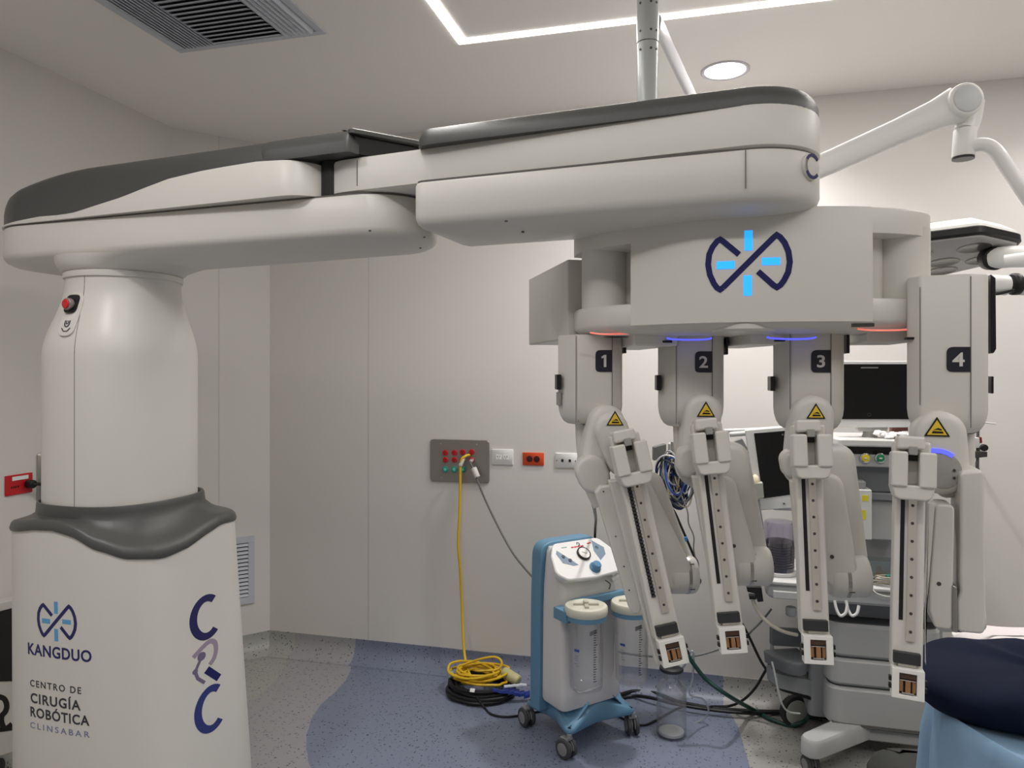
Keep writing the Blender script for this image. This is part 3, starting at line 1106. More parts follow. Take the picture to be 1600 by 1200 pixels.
# column details
sk = Skin(col_outline, 117, 1.4)
mb = MB()
zz = [1.185 + (1.925 - 1.185) * k / 40 for k in range(41)]
place(mb, ([(x, z) for z in zz for x in (-.0008, .0008)], [[2 * i, 2 * i + 1, 2 * i + 3, 2 * i + 2] for i in range(40)]), lambda a, z, o: sk(a, z, o), depth=.0006)
mb.build('column_seam', SEAM, bot, smooth=None)
sk = Skin(col_outline, 99, 1.66)
Z = skinZ(sk, 0, 1.66)
ppm = Z / FPX
zc = zof(0, 490, Z)
def sticker(name, pts, mat, d0, d1, par=bot, skn=None):
    skn = skn or sk
    mb = MB()
    mb.loft([[skn(a, z, d) for a, z in p] for p, d in ((pts, d0), (pts, d1 * .8), (inset(ccw(pts), .0015), d1))])
    return mb.build(name, mat, par)
rr = rrect(0, zc, 17 * ppm, 35 * ppm, 16 * ppm, 8)
plate = sticker('stop_plate', rr, WHITE, -.004, .006)
rr = rrect(-1 * ppm, zof(0, 473, Z), 12.5 * ppm, 15 * ppm, 9 * ppm, 6)
sticker('stop_surround', rr, BLACK, .004, .014, plate)
c0, c1 = sk(-1 * ppm, zof(0, 474, Z), .012), sk(-1 * ppm, zof(0, 474, Z), .030)
MB().rcyl(c0, c1, 9.5 * ppm, .003, 28).build('stop_ring', M('ring_grey', (150, 140, 138), .3, .4), plate)
MB().rcyl(c0, c1 + (c1 - c0) * .25, 7.5 * ppm, .004, 28).build('stop_button', RED, plate)
mb = MB()
zq = zof(0, 505, Z)
place(mb, stroke_tris([(-5 * ppm, zq + 5 * ppm), (-5 * ppm, zq - 1 * ppm), (-3 * ppm, zq - 4 * ppm), (0, zq - 5 * ppm), (3 * ppm, zq - 4 * ppm), (5 * ppm, zq - 1 * ppm), (5 * ppm, zq + 5 * ppm)], .0025), lambda a, z, o: sk(a, z, o + .007))
place(mb, stroke_tris([(-2 * ppm, zq + 5 * ppm), (-2 * ppm, zq), (2 * ppm, zq), (2 * ppm, zq + 5 * ppm)], .0018), lambda a, z, o: sk(a, z, o + .007))
place(mb, stroke_tris([(-9 * ppm, zq - 7 * ppm), (-4 * ppm, zq - 12 * ppm), (4 * ppm, zq - 12 * ppm), (9 * ppm, zq - 7 * ppm)], .0018), lambda a, z, o: sk(a, z, o + .007))
mb.build('stop_symbol', DARKP, plate)

# --- printing on the base
skb = Skin(base_outline, 88, 1.0)
Zb = skinZ(skb, 0, .8)
def printed(name, tris, mat, px, py, skn, stretch=1.0, z_ref=.9, shear=0.0):
    """tris in metres about their own centre, put where the pixel meets the surface"""
    a = 0.0
    for _ in range(30):
        p = proj(skn(a, zof(0, py, Zb), 0))
        a += (px - p[0]) * .0016
    zc = zof(0, py, proj(skn(a, .8))[2])
    mb = MB()
    for t_ in (tris if isinstance(tris, list) else [tris]):
        place(mb, t_, lambda x, y, o: skn(a + x * stretch, zc + y + x * shear, o), depth=.0006)
    return mb.build(name, mat, base, smooth=None)
def word(body, w, h, space=1.0, bold=0.0):
    """lettering scaled to width w and height h"""
    t_ = text_tris(body, 1.0, bold, space)
    xs = [v[0] for v in t_[0]]
    hh = text_tris('H', 1.0)
    cap = max(v[1] for v in hh[0])
    kx, ky = w / (max(xs) - min(xs)), h / cap
    cx = (max(xs) + min(xs)) / 2
    return [((x - cx) * kx, (y - cap / 2) * ky) for x, y in t_[0]], t_[1]
m_ = Zb / FPX
nv, bl = logo(31 * m_)
printed('emblem', nv, NAVY, 88, 971, skb)
for t_ in bl:
    printed('emblem_ray', (lambda q: q)(t_), LBLUE, 88, 971, skb)
printed('maker_name', word('KANGDUO', 126 * m_, 17 * m_, 1.08, .022), NAVY, 90, 1020, skb)
printed('clinic_text', word('CENTRO DE', 103 * m_, 10 * m_, 1.3, .01), DARKP, 85, 1073, skb)
printed('clinic_text', word('CIRUGÍA', 101 * m_, 14.5 * m_, 1.15, .02), DARKP, 85, 1096, skb)
printed('clinic_text', word('ROBÓTICA', 117 * m_, 14.5 * m_, 1.12, .02), DARKP, 91, 1119, skb)
printed('clinic_text', word('CLINSABAR', 118 * m_, 9 * m_, 1.45, .006), M('blue_grey_print', (120, 128, 158), .5), 91, 1140, skb)

skr = Skin(base_outline, 320, .9)
def arcC(w, h, th):
    pts = [(w * .5 * math.cos(t), h * .5 * math.sin(t)) for t in [math.radians(a) for a in range(52, 310, 8)]]
    return stroke_tris(pts, th)
def printed2(name, tris, mat, px, py):
    a = 0.0
    for _ in range(40):
        p = proj(skr(a, zof(0, py, 2.3), 0))
        a += (px - p[0]) * .0022
    q = proj(skr(a, .8))
    q2 = proj(skr(a + .01, .8))
    k = 10e-3 / max((q2[0] - q[0]), .5)     # metres along the surface per pixel
    zc = zof(0, py, q[2])
    kz = q[2] / FPX
    mb = MB()
    for t_ in (tris if isinstance(tris, list) else [tris]):
        place(mb, t_, lambda x, y, o: skr(a + x * k, zc + y * kz, o), depth=.0006)
    return mb.build(name, mat, base, smooth=None)
printed2('clinic_letter', arcC(40, 58, 10.5), M('navy_letter', (40, 38, 88), .4), 322, 964)
printed2('clinic_letter', arcC(40, 60, 10.5), M('blue_letter', (48, 58, 118), .4), 329, 1106)
printed2('clinic_letter', [stroke_tris([(-19, 15), (-6, 23), (6, 27), (14, 21), (15, 9), (11, -2), (4, -8)], 7, sub=4)], M('mauve_letter', (152, 140, 158), .4), 322, 1032)
printed2('clinic_letter', [stroke_tris([(-7, 11), (11, -12)], 10)], NAVY, 329, 1053)
printed2('letter_robot_arm', [stroke_tris([(3, 14), (-8, -4), (-5, -16), (5, -28)], 4.5, sub=1), disc_tris(3, 14, 6.5), disc_tris(-8, -4, 4)], M('mauve_dark', (112, 100, 128), .4), 312, 1041)

# --- lower boom link
hullL = circles([(cL[0], cL[1], RL), (J[0], J[1], .168)])
hullL = resample(ccw(hullL), 160)
link1 = stack(hullL, [(.12, 1.962), (.03, 1.976), (.012, 1.985), (.003, 1.995), (0, 2.007), (0, 2.09), (.004, 2.096)]).build('lower_boom', WHITE, bot, smooth=50)
neck = lambda r, k: [cw(x, y, 0) for x, y in []]
rings = []
for z, r_, ex, ey, r2_ in ((1.938, .182, 0, 0, .178), (1.944, .190, .0, 0, .18), (1.956, .197, .04, 0, .18), (1.970, .204, .13, 0, .17), (1.986, .207, .30, 0, .15)):
    d_ = Vector((J[0] - cL[0], J[1] - cL[1])).normalized()
    o_ = resample(ccw(circles([(C0[0], C0[1], r_), (C0[0] + d_.x * ex, C0[1] + d_.y * ex, r2_), (C0[0] - d_.x * ex * .3, C0[1] - d_.y * ex * .3, r2_)])), 96)
    k0 = max(range(96), key=lambda i: o_[i][0])
    o_ = o_[k0:] + o_[:k0]
    rings.append([cw(x, y, z) for x, y in o_])
MB().loft(rings).build('boom_pivot_flare', WHITE, bot, smooth=60)
stack(hullL, [(.004, 2.094), (.004, 2.101)]).build('boom_seam', SEAM, bot)
# raised white shell with the wavy upper edge
LF = Plane(cL[0] - RL * math.sin(U20 + .01), cL[1] - RL * math.cos(U20 + .01), 21.0)
LF.k -= .002
wave = [(12, 348), (25, 345), (60, 338), (100, 335), (125, 329), (150, 320), (188, 308), (225, 293), (262, 279), (312, 267), (350, 260), (400, 252), (450, 249), (490, 249)]
wv = []
for x, y in wave:
    a, z = LF.xz(x, y)
    wv.append((a, z))
o2 = Vector(LF.o2)
def wave_z(x, y):
    a = (x - LF.o2[0]) * LF.e2[0] + (y - LF.o2[1]) * LF.e2[1]
    if a <= wv[0][0]:
        return wv[0][1]
    for (p, u_), (q, w_) in zip(wv, wv[1:]):
        if a <= q:
            f = (a - p) / (q - p)
            return u_ + (w_ - u_) * f
    return wv[-1][1]
def on_axis(px, r, off=0.0):
    """circle of radius r inside the link's front tangent line, its right edge at the given pixel of the front plane"""
    p = LF.at(px, 300)
    X, Zz = CA * p.x + SA * p.y, -SA * p.x + CA * p.y
    return (X - LF.e2[0] * r + LF.n2[0] * (r + off), Zz - LF.e2[1] * r + LF.n2[1] * (r + off), r)
def back_of(c, dd):
    return (c[0] + LF.n2[0] * dd, c[1] + LF.n2[1] * dd, c[2])
ca = on_axis(489, .11)
shell = circles([(cL[0], cL[1], RL + .002), ca, back_of(ca, .09)])
shell = resample(ccw(shell), 220)
stack(shell, [(0, 2.101), (0, lambda x, y: max(2.104, wave_z(x, y) - .004)), (.003, lambda x, y: max(2.105, wave_z(x, y)))]).build('boom_side_shell', WHITE, bot, smooth=40)
shd = circles([(cL[0], cL[1], RL - .003), back_of(on_axis(482, .105), .004), back_of(on_axis(482, .105), .09)])
shd = resample(ccw(shd), 200)
def slope_top(x, y):
    a = (x - LF.o2[0]) * LF.e2[0] + (y - LF.o2[1]) * LF.e2[1]
    return -.25 * max(0, .35 - a) ** 2
lvl = [(0, 2.102), (0, lambda x, y: 2.20 + slope_top(x, y))] + [((lambda d: d)(d), (lambda h: (lambda x, y: 2.20 + h + slope_top(x, y) * 1.2))(h)) for d, h in ((.003, .030), (.009, .050), (.020, .063), (.040, .069), (.085, .072))]
stack(shd, lvl).build('boom_cover', DGREY, bot, smooth=60)
# overhanging end of the cover, open where the upper link turns
ovh = circles([on_axis(440, .06, .0045), on_axis(545, .012, .0045), back_of(on_axis(560, .02), .27), back_of(on_axis(440, .06), .2)])
ovh = resample(ccw(ovh), 120)
stack(ovh, [(0, 2.203), (0, 2.230), (.003, 2.240), (.009, 2.252), (.018, 2.264), (.03, 2.270), (.045, 2.272)]).build('boom_cover_end', DGREY, bot, smooth=50)
hood = circles([back_of(on_axis(548, .01, .012), 0), (J[0] + .02, J[1] + .03, .155), back_of(on_axis(560, .02), .25)])
hood = resample(ccw(hood), 120)
stack(hood, [(0, 2.256), (0, 2.266), (.004, 2.270)]).build('cover_hood', DGREY, bot)
stack(inset(hood, .018), [(0, 2.204), (0, 2.256)]).build('hood_core', BLACK, bot)
cc_ = back_of(on_axis(506, .03, .05), 0)
stack(circles([cc_, back_of(cc_, .12)]), [(0, 2.098), (0, 2.21)]).build('elbow_core', BLACK, bot)

# --- upper boom link
hullU = resample(ccw(circles([(J[0] - .008, J[1] + .003, .160), (R2[0], R2[1], .160)])), 160)
stack(hullU, [(.006, 2.103), (0, 2.108), (0, 2.190), (.003, 2.198)]).build('upper_boom', WHITE, bot, smooth=50)
def onU(px, r, off=0.0):
    p = BF.at(px, 300)
    X, Zz = CA * p.x + SA * p.y, -SA * p.x + CA * p.y
    return (X + BF.e2[0] * r + BF.n2[0] * (r + off), Zz + BF.e2[1] * r + BF.n2[1] * (r + off), r)
bk = lambda c, d: (c[0] + BF.n2[0] * d, c[1] + BF.n2[1] * d, c[2])
cu = onU(643, .03)
lowb = resample(ccw(circles([cu, bk(cu, .26), (R2[0], R2[1], .159)])), 160)
def lowo(i):
    c1 = onU(643, .03)
    r = max(.006, .03 - i)
    sh = i - (.03 - r)
    a = (c1[0] + (BF.e2[0] + BF.n2[0]) * sh * 1.0, c1[1] + (BF.e2[1] + BF.n2[1]) * sh, r)
    b = (c1[0] + BF.e2[0] * sh + BF.n2[0] * (.26 - sh), c1[1] + BF.e2[1] * sh + BF.n2[1] * (.26 - sh), r)
    o = resample(ccw(circles([a, b, (R2[0], R2[1], .159 - i)])), 160)
    k0 = max(range(160), key=lambda q: o[q][0])
    return o[k0:] + o[:k0]
MB().loft([[cw(x, y, z) for x, y in lowo(i)] for i, z in ((.11, 1.966), (.045, 1.976), (.018, 1.984), (.006, 1.995), (0, 2.010), (0, 2.094), (.003, 2.099))]).build('upper_boom_housing', WHITE, bot, smooth=50)
stack(inset(lowb, .005), [(0, 2.097), (0, 2.105)]).build('boom_seam', SEAM, bot)
cu = onU(646, .03, .006)
topb = resample(ccw(circles([cu, bk(cu, .25), (R2[0], R2[1], .157)])), 160)
stack(topb, [(0, 2.197), (0, 2.215), (.005, 2.228), (.015, 2.242), (.03, 2.249), (.055, 2.252)]).build('upper_boom_cover', DGREY, bot, smooth=60)
# seams, underside screws and end button of the upper link
for px, z0, z1 in ((551, 2.106, 2.176), (1165, 2.012, 2.097)):
    a = BF.at(px + (7 if px < 600 else 0), 300, -.0006)
    MB().box(Vector((a.x, a.y, (z0 + z1) / 2)), BF.e * .0009, BF.n * .001, up * (z1 - z0) / 2).build('boom_seam', SEAM, bot)
for px, py in ((791, 346), (817, 363)):
    a = G(px, py, 1.9675)
    MB().cyl(a - up * .001, a + up * .002, .004, n=10).build('screw', DSTEEL, bot)
for px, py in ((578, 361), (663, 371), (657, 388)):
    a = G(px, py, 1.932)
    MB().cyl(a - up * .0008, a + up * .002, .003, n=10).build('screw', DSTEEL, bot)
sku = Skin(lambda z, n=360: resample(ccw(circles([(J[0], J[1], .160), (R2[0], R2[1], .159)], 128)), n), 1266, 2.05)
Zu = skinZ(sku, 0, 2.05)
zc = zof(0, 261, Zu)
mb = MB()
c = sku(0, zc, 0); nn = (sku(0, zc, .01) - c).normalized()
MB().rcyl(c - nn * .004, c + nn * .006, .030, .003, 36).build('end_button', WHITE, bot)
sd = nn.cross(up).normalized()
for a0, a1, mt in ((40, 150, NAVY), (210, 320, NAVY), (150, 210, CHROME)):
    mb = MB()
    place(mb, stroke_tris([(.025 * math.cos(math.radians(a)), .025 * math.sin(math.radians(a))) for a in range(a0, a1 + 1, 10)], .007), lambda x, y, o: c + nn * (.007 + o) - sd * x + up * y)
    mb.build('button_ring', mt, bot)

# --- instrument head
arcpts = [(.184, 2.0), (.30, 1.85), (.593, 1.69), (.853, 1.706), (1.025, 1.77)]
fr_ = crom([Vector((.175, 2.06))] + [Vector(p) for p in [(.184, 1.985), (.222, 1.915), (.30, 1.84), (.44, 1.752), (.593, 1.706), (.73, 1.692), (.853, 1.700), (.955, 1.726), (1.018, 1.775)]] + [Vector((1.03, 1.84))], 8)
front_line = [(p.x, p.y) for p in fr_]
head_o = front_line + [(.98, 1.90), (.80, 1.98), (.55, 2.06), (.30, 2.12)]
head_o = resample(ccw(head_o), 240)
def line_at_px(px):
    return min(front_line, key=lambda p: abs(800 + FPX * p[0] / p[1] - px))
HT, HB = 1.992, 1.722
stack(head_o, [(.03, HT - .066), (.0, HT - .062), (0, HT - .008), (.003, HT - .002), (.008, HT)]).build('head_cap', WHITE, bot, smooth=50)
stack(head_o, [(.09, HB - .022), (.05, HB - .018), (.015, HB - .010), (.003, HB), (0, HB + .008), (0, HB + .052), (.004, HB + .056)]).build('head_lip', WHITE, bot, smooth=50)
core = resample(ccw(circles([(.33, 2.0, .05), (.60, 1.80, .06), (.86, 1.80, .05), (.86, 1.86, .05), (.55, 1.98, .05)])), 200)
for pc_, r_ in (((.252, 1.985), .062), ((.957, 1.802), .067)):
    MB().cyl(cw(*pc_, HB + .03), cw(*pc_, HT - .04), r_, n=48).build('head_post', WHITE, bot)
stack(core, [(0, HB + .04), (0, HT - .05)]).build('head_core', WHITE, bot)
# full-height front panel
seg = [p for p in front_line if 985 <= 800 + FPX * p[0] / p[1] <= 1371]
nrm = []
for i, p in enumerate(seg):
    a, b = seg[max(i - 1, 0)], seg[min(i + 1, len(seg) - 1)]
    d = Vector((b[0] - a[0], b[1] - a[1])).normalized()
    nrm.append((d.y, -d.x))
pan = [(p[0] + n_[0] * .0015, p[1] + n_[1] * .0015) for p, n_ in zip(seg, nrm)] + [(p[0] - n_[0] * .06, p[1] - n_[1] * .06) for p, n_ in list(zip(seg, nrm))[::-1]]
stack(pan, [(0, HB + .001), (0, HT - .006), (.002, HT - .0015)]).build('head_panel', WHITE, bot, smooth=30)
fine = crom([Vector(p) for p in seg], 6)
head_panel = bot.children[-1]
i0 = min(range(len(fine)), key=lambda i: abs(800 + FPX * fine[i].x / fine[i].y - 1169))
cum = [0.0]
for a, b in zip(fine, fine[1:]):
    cum.append(cum[-1] + (b - a).length)
def headmap(a, z, off):
    t_ = cum[i0] + a
    j = max(0, min(len(fine) - 2, next((k for k in range(len(cum) - 1) if cum[k + 1] >= t_), len(fine) - 2)))
    f = (t_ - cum[j]) / max(cum[j + 1] - cum[j], 1e-9)
    p = fine[j].lerp(fine[j + 1], f)
    d = (fine[j + 1] - fine[j]).normalized()
    return cw(p.x + d.y * (off + .0015), p.y - d.x * (off + .0015), z)
Zh = fine[i0].y
sc_ = 51 * Zh / FPX
zc = zof(0, 411, Zh)
nv, bl = logo(sc_)
mb = MB()
for t_ in nv:
    place(mb, t_, lambda a, z, o: headmap(a, zc + z, o), depth=.001)
mb.build('head_emblem', NAVY, bot, smooth=None)
for t_ in bl:
    mb = MB()
    place(mb, t_, lambda a, z, o: headmap(a, zc + z, o), depth=.0012)
    mb.build('emblem_lamp', GLOWB, bot, smooth=None)
# underside boss, sensor windows, lamps
bc = P(1160, 513, 1.80)
bc.z = HB - .012
MB().lathe(bc + up * .01, -up, [(0, .085), (.012, .085), (.017, .080), (.019, .05)], 40).build('head_boss', WHITE, bot)
MB().cyl(P(1160, 513, Zh + .03), P(1160, 513, Zh + .02), .0028, n=12).build('status_lamp', LEDG, bot)
hz = G(1348, 508, HB - .012)
MB().box(hz, cw(.022, -.004, 0), cw(.001, .006, 0), up * .004).build('sensor_window', DSTEEL, bot)
for pts, mt in (([(922, 520), (940, 522), (960, 522), (988, 521), (996, 518)], LEDR), ([(1042, 528), (1050, 530), (1080, 531), (1105, 530), (1112, 528)], LEDB), ([(1198, 527), (1210, 529), (1240, 530), (1265, 529), (1275, 527)], LEDB), ([(1340, 514), (1360, 516), (1400, 516), (1425, 514), (1432, 512)], LEDR)):
    Zl = {922: 1.90, 1042: 1.87, 1198: 1.77, 1340: 1.72}[pts[0][0]]
    MB().tube([P(x, y, Zl) for x, y in pts], .0022, 8, sub=3).build('arm_status_lamp', mt, bot)

# slide beams running back from the head to the arms
def beamz(pa, pb, hw, z0, z1, name, mat=WHITE):
    a, b = Vector(pa), Vector(pb)
    d = (b - a).normalized()
    n_ = Vector((d.y, -d.x)) * hw
    o = [tuple(a + n_), tuple(b + n_), tuple(b - n_), tuple(a - n_)]
    return MB().loft([[cw(x, y, z) for x, y in o] for z in (z0, z1)]).build(name, mat, bot, bevel=.005)
beamz((.220, 2.07), (.12, 2.50), .065, 1.700, 1.925, 'slide_beam')
beamz((.375, 1.90), (.33, 2.22), .060, 1.674, 1.80, 'slide_beam')
beamz((.655, 1.84), (.62, 2.14), .055, 1.676, 1.80, 'slide_beam')
beamz((.925, 1.77), (.96, 1.98), .060, 1.679, 1.80, 'slide_beam')
for px, py, Z in ((1043, 535, 1.91), (1218, 533, 1.80), (1424, 530, 1.70)):
    MB().box(P(px, py - 1, Z), cw(.012, -.003, 0), cw(.003, .012, 0), up * .0028).build('beam_clip', BLACK, bot, bevel=.001)

# ================================================================== the four instrument arms
def sp(pl, pts, d0, d1, name, mat, par, bevel=.006, rr=0, seg=3):
    """solid whose front face is the traced outline on the plane at depth d0"""
    v = [pl.xz(x, y, d0) for x, y in pts]
    if rr:
        v = [tuple(p) for p in rpoly(v, rr, 5)]
    f = [pl.loc(x, d0, z) for x, z in v]
    return MB().prism(f, pl.n * (d1 - d0)).build(name, mat, par, bevel=bevel, seg=seg)

def pill(pl, a, ra, b, rb, d0, d1, name, mat, par, e=.01, mb=None):
    """link: front outline is the hull of two circles (pixels), edges rounded by e"""
    s_ = pl.Z / FPX
    (xa, za), (xb, zb) = pl.xz(*a, d0), pl.xz(*b, d0)
    o = resample(ccw(circles([(xa, za, ra * s_), (xb, zb, rb * s_)])), 72)
    lv = [(e * (1 - math.sin(k / 4 * PI / 2)), d0 + e * (1 - math.cos(k / 4 * PI / 2))) for k in range(5)]
    lv += [(d, d1 - (dd - d0)) for d, dd in lv[::-1]]
    m_ = MB()
    m_.loft([[pl.loc(x, dd, z) for x, z in inset(o, d)] for d, dd in lv])
    return m_.build(name, mat, par, smooth=50)

class Rail:
    """local frame along an arm: t metres down, w to the right, n away from the viewer"""
    def __init__(s, pl, a, b, d0, d1):
        s.o = pl.at(*a, d0)
        e = pl.at(*b, d1)
        s.L = (e - s.o).length
        s.t = (e - s.o).normalized()
        s.w = (pl.e - s.t * pl.e.dot(s.t)).normalized()
        s.n = s.w.cross(s.t).normalized()
        if s.n.dot(pl.n) < 0:
            s.n = -s.n
    def at(s, t, w, n=0):
        return s.o + s.t * t + s.w * w + s.n * n
    def box(s, t0, t1, w0, w1, n0, n1, mat=None, mb=None):
        return (mb or MB()).box(s.at((t0 + t1) / 2, (w0 + w1) / 2, (n0 + n1) / 2), s.w * (w1 - w0) / 2, s.n * (n1 - n0) / 2, s.t * (t1 - t0) / 2, mat)
    def prism(s, pts, n0, n1, mat=None, mb=None):
        return (mb or MB()).prism([s.at(t, w, n0) for t, w in pts], s.n * (n1 - n0), mat)

def number_plate(pl, x0, y0, x1, y1, d, digit, par):
    c = [pl.xz(x, y, d) for x, y in ((x0, y1), (x1, y1), (x1, y0), (x0, y0))]
    w = c[1][0] - c[0][0]
    o = [tuple(p) for p in rpoly(c, [w * .25, 0, 0, w * .3], 5)]
    mb = MB()
    PLT = M('number_plate_dark', (34, 36, 48), .4)
    place(mb, poly_tris(o), lambda a, z, of: pl.loc(a, d - of, z), PLT, .0008)
    h = c[2][1] - c[0][1]
    t_ = text_tris(digit, 1.0, .02)
    if digit == '1':
        t_ = ([(.0, 0), (.13, 0), (.13, .72), (.02, .72), (-.14, .60), (-.10, .50), (0, .56)], [[0, 1, 2, 3, 6], [3, 4, 5, 6]])
    xs = [v[0] for v in t_[0]]; zs_ = [v[1] for v in t_[0]]
    k = h * .56 / (max(zs_) - min(zs_))
    cx, cz = (max(xs) + min(xs)) / 2, (max(zs_) + min(zs_)) / 2
    mx, mz = (c[0][0] + c[1][0]) / 2, (c[0][1] + c[2][1]) / 2
    place(mb, ([((x - cx) * k * 1.12 + mx, (z - cz) * k + mz) for x, z in t_[0]], t_[1]), lambda a, z, of: pl.loc(a, d - of - .0012, z), M('number_white', (214, 212, 206), .5), .0005)
    return mb.build('number_plate', None, par, smooth=None)

def warning(pl, cx, cy, s, d, par):
    """yellow triangle with a black rim and a pictogram"""
    mb = MB()
    k = pl.Z / FPX * s
    x0, z0 = pl.xz(cx, cy, d)
    f = lambda a, z, of: pl.loc(x0 + a * k, d - of, z0 + z * k)
    place(mb, poly_tris([(-.62, -.45), (.62, -.45), (0, .62)]), f, BLACK, .0006)
    place(mb, poly_tris([(-.48, -.37), (.48, -.37), (0, .45)]), lambda a, z, of: f(a, z, of + .0008), YELLOW, .0005)
    for p in ([(-.26, -.28), (.30, -.28), (.28, -.18), (-.20, -.16)], [(-.2, -.12), (.05, .02), (.24, -.06), (.2, -.12), (.02, -.08)]):
        place(mb, poly_tris(p), lambda a, z, of: f(a, z, of + .0015), BLACK, .0004)
    return mb.build('warning_label', None, par, smooth=None)

def housing(pl, xl, xs, xr, xr2, ztop, zbot, par_name='robot_arm', left_depth=.07, depth=.17, rr_=.03):
    """number box: flat front between xs and xr2, chamfered back to xl on the left"""
    s_ = pl.Z / FPX
    X = lambda px: (px - 800) / FPX
    xb, xc, xd = (pl.xz(px, 600)[0] for px in (xs, xr2, xr))
    xa = pl.xz(xl, 600, left_depth)[0]
    xa2 = max(xa, pl.xz(xl + 1, 600, depth)[0])
    o = [(xb, 0.0), (xc, 0.0), (xd, .02), (xd, depth), (xa2, depth), (xa, left_depth)]
    o = [tuple(p) for p in rpoly(o, [.012, .02, .02, .02, .02, .02], 5)]
    o = resample(ccw(o), 160)
    m_ = MB()
    rings = []
    for d, z in [(.003, ztop), (0, ztop - .004), (0, zbot + .055), (.002, zbot + .038), (.007, zbot + .022), (.015, zbot + .009), (.026, zbot + .002), (.035, zbot)]:
        rings.append([pl.loc(x, dd, z) for x, dd in inset(o, d)])
    m_.loft(rings)
    return m_.build(par_name, WHITE, bot, smooth=50)

def vline(pl, px, z0, z1, d, par, name='panel_seam', w=.0007, bend=0):
    x = pl.xz(px, 600, d)[0]
    MB().box(pl.loc(x, d, (z0 + z1) / 2), pl.e * w, pl.n * .0008, up * (z1 - z0) / 2).build(name, SEAM, par, smooth=None)

def end_effector(r, par, L, sc=1.0, tw=0.0):
    """dark pad and the square socket with its copper core"""
    k = sc
    r.box(L - .075 * k, L - .050 * k, -.028 * k, .026 * k, -.014, .004).build('dark_pad', M('pad_dark', (46, 48, 50), .5), par, bevel=.002)
    r.box(L - .050 * k, L - .044 * k, -.018 * k, .018 * k, -.010, .004).build('latch', STEEL, par)
    # square frame
    W0 = M('socket_white_frame', (232, 231, 226), .35)
    o = [(L - .043 * k, -.032 * k), (L - .043 * k, .032 * k), (L + .020 * k, .032 * k), (L + .020 * k, -.032 * k)]
    i_ = [(L - .034 * k, -.017 * k), (L - .034 * k, .017 * k), (L + .011 * k, .017 * k), (L + .011 * k, -.017 * k)]
    mb = MB()
    n0, n1 = -.028, .004
    ring = lambda q, n: [r.at(t, w, n) for t, w in q]
    vs = ring(o, n0) + ring(i_, n0) + ring(i_, n0 + .014) + ring(o, n1)
    fs = []
    for a in range(4):
        b = (a + 1) % 4
        fs += [[a, b, 4 + b, 4 + a], [4 + a, 4 + b, 8 + b, 8 + a], [a, 12 + a, 12 + b, b]]
    fs += [[8, 9, 10, 11], [15, 14, 13, 12]]
    mb.add(vs, fs)
    fr = mb.build('tool_socket', W0, par, bevel=.0015, seg=2)
    m2 = MB()
    r.box(L - .034 * k, L + .011 * k, -.017 * k, .017 * k, n0 + .0125, n0 + .0135, M('core_dark', (60, 42, 36), .4, .4), m2)
    r.box(L - .034 * k, L - .022 * k, -.017 * k, .017 * k, n0 + .004, n0 + .013, M('core_bronze', (92, 74, 62), .4, .6), m2)
    r.box(L - .018 * k, L + .006 * k, -.005 * k, .005 * k, n0 + .002, n0 + .013, COPPER, m2)
    r.box(L - .018 * k, L + .006 * k, -.016 * k, -.009 * k, n0 + .007, n0 + .013, COPPER, m2)
    r.box(L - .018 * k, L + .006 * k, .009 * k, .016 * k, n0 + .007, n0 + .013, COPPER, m2)
    r.box(L - .020 * k, L - .018 * k, -.015 * k, .015 * k, n0 + .003, n0 + .013, CHROME, m2)
    r.box(L + .006 * k, L + .009 * k, -.012 * k, .012 * k, n0 + .001, n0 + .013, CHROME, m2)
    m2.build('socket_core', None, par, smooth=None)
    for sg in (-1, 1):
        m3 = MB()
        for a, b in ((-.024, -.014), (-.008, .002)):
            r.box(L + a * k, L + b * k, sg * .033 * k - .004, sg * .033 * k + .004, n0 + .002, n0 + .016, None, m3)
        m3.build('socket_clip', BLACK, par, bevel=.001)

def rail_unit(r, par, L, k=1.0, chain=False, toff=.115, hw=(.033, .034)):
    """long slide with its slot, guide strip and screws"""
    r.box(toff - .02, L - .05 * k, -hw[0] * k, hw[1] * k, 0, .05).build('slide_body', WHITE, par, bevel=.006)
    r.box(L - .10 * k, L + .012, -hw[0] * k * .8, hw[1] * k * .72, .002, .045).build('slide_tip', WHITE, par, bevel=.006)
    m_ = MB()
    r.box(toff - .02, L * .72, -.019 * k, -.010 * k, -.0008, .002, BLACK, m_)
    if chain:
        q = 0
        while toff + q < L * .72:
            r.box(toff + q, toff + q + .004, -.020 * k, -.009 * k, -.004, .001, M('chain_grey', (58, 58, 60), .5), m_)
            q += .009
    m_.build('drive_slot', None, par, smooth=None)
    r.box(toff - .02, L * .80, -.003 * k, .015 * k, -.005, .001).build('guide_strip', M('guide_steel', (226, 222, 212), .30, .85, scale=8), par, bevel=.001)
    for q in range(8):
        t_ = toff + .02 + (L * .80 - toff - .04) * q / 7
        c = r.at(t_, .006 * k, -.005)
        MB().cyl(c - r.n * .0012, c + r.n * .001, .0032, n=12).build('guide_screw', DSTEEL, par)

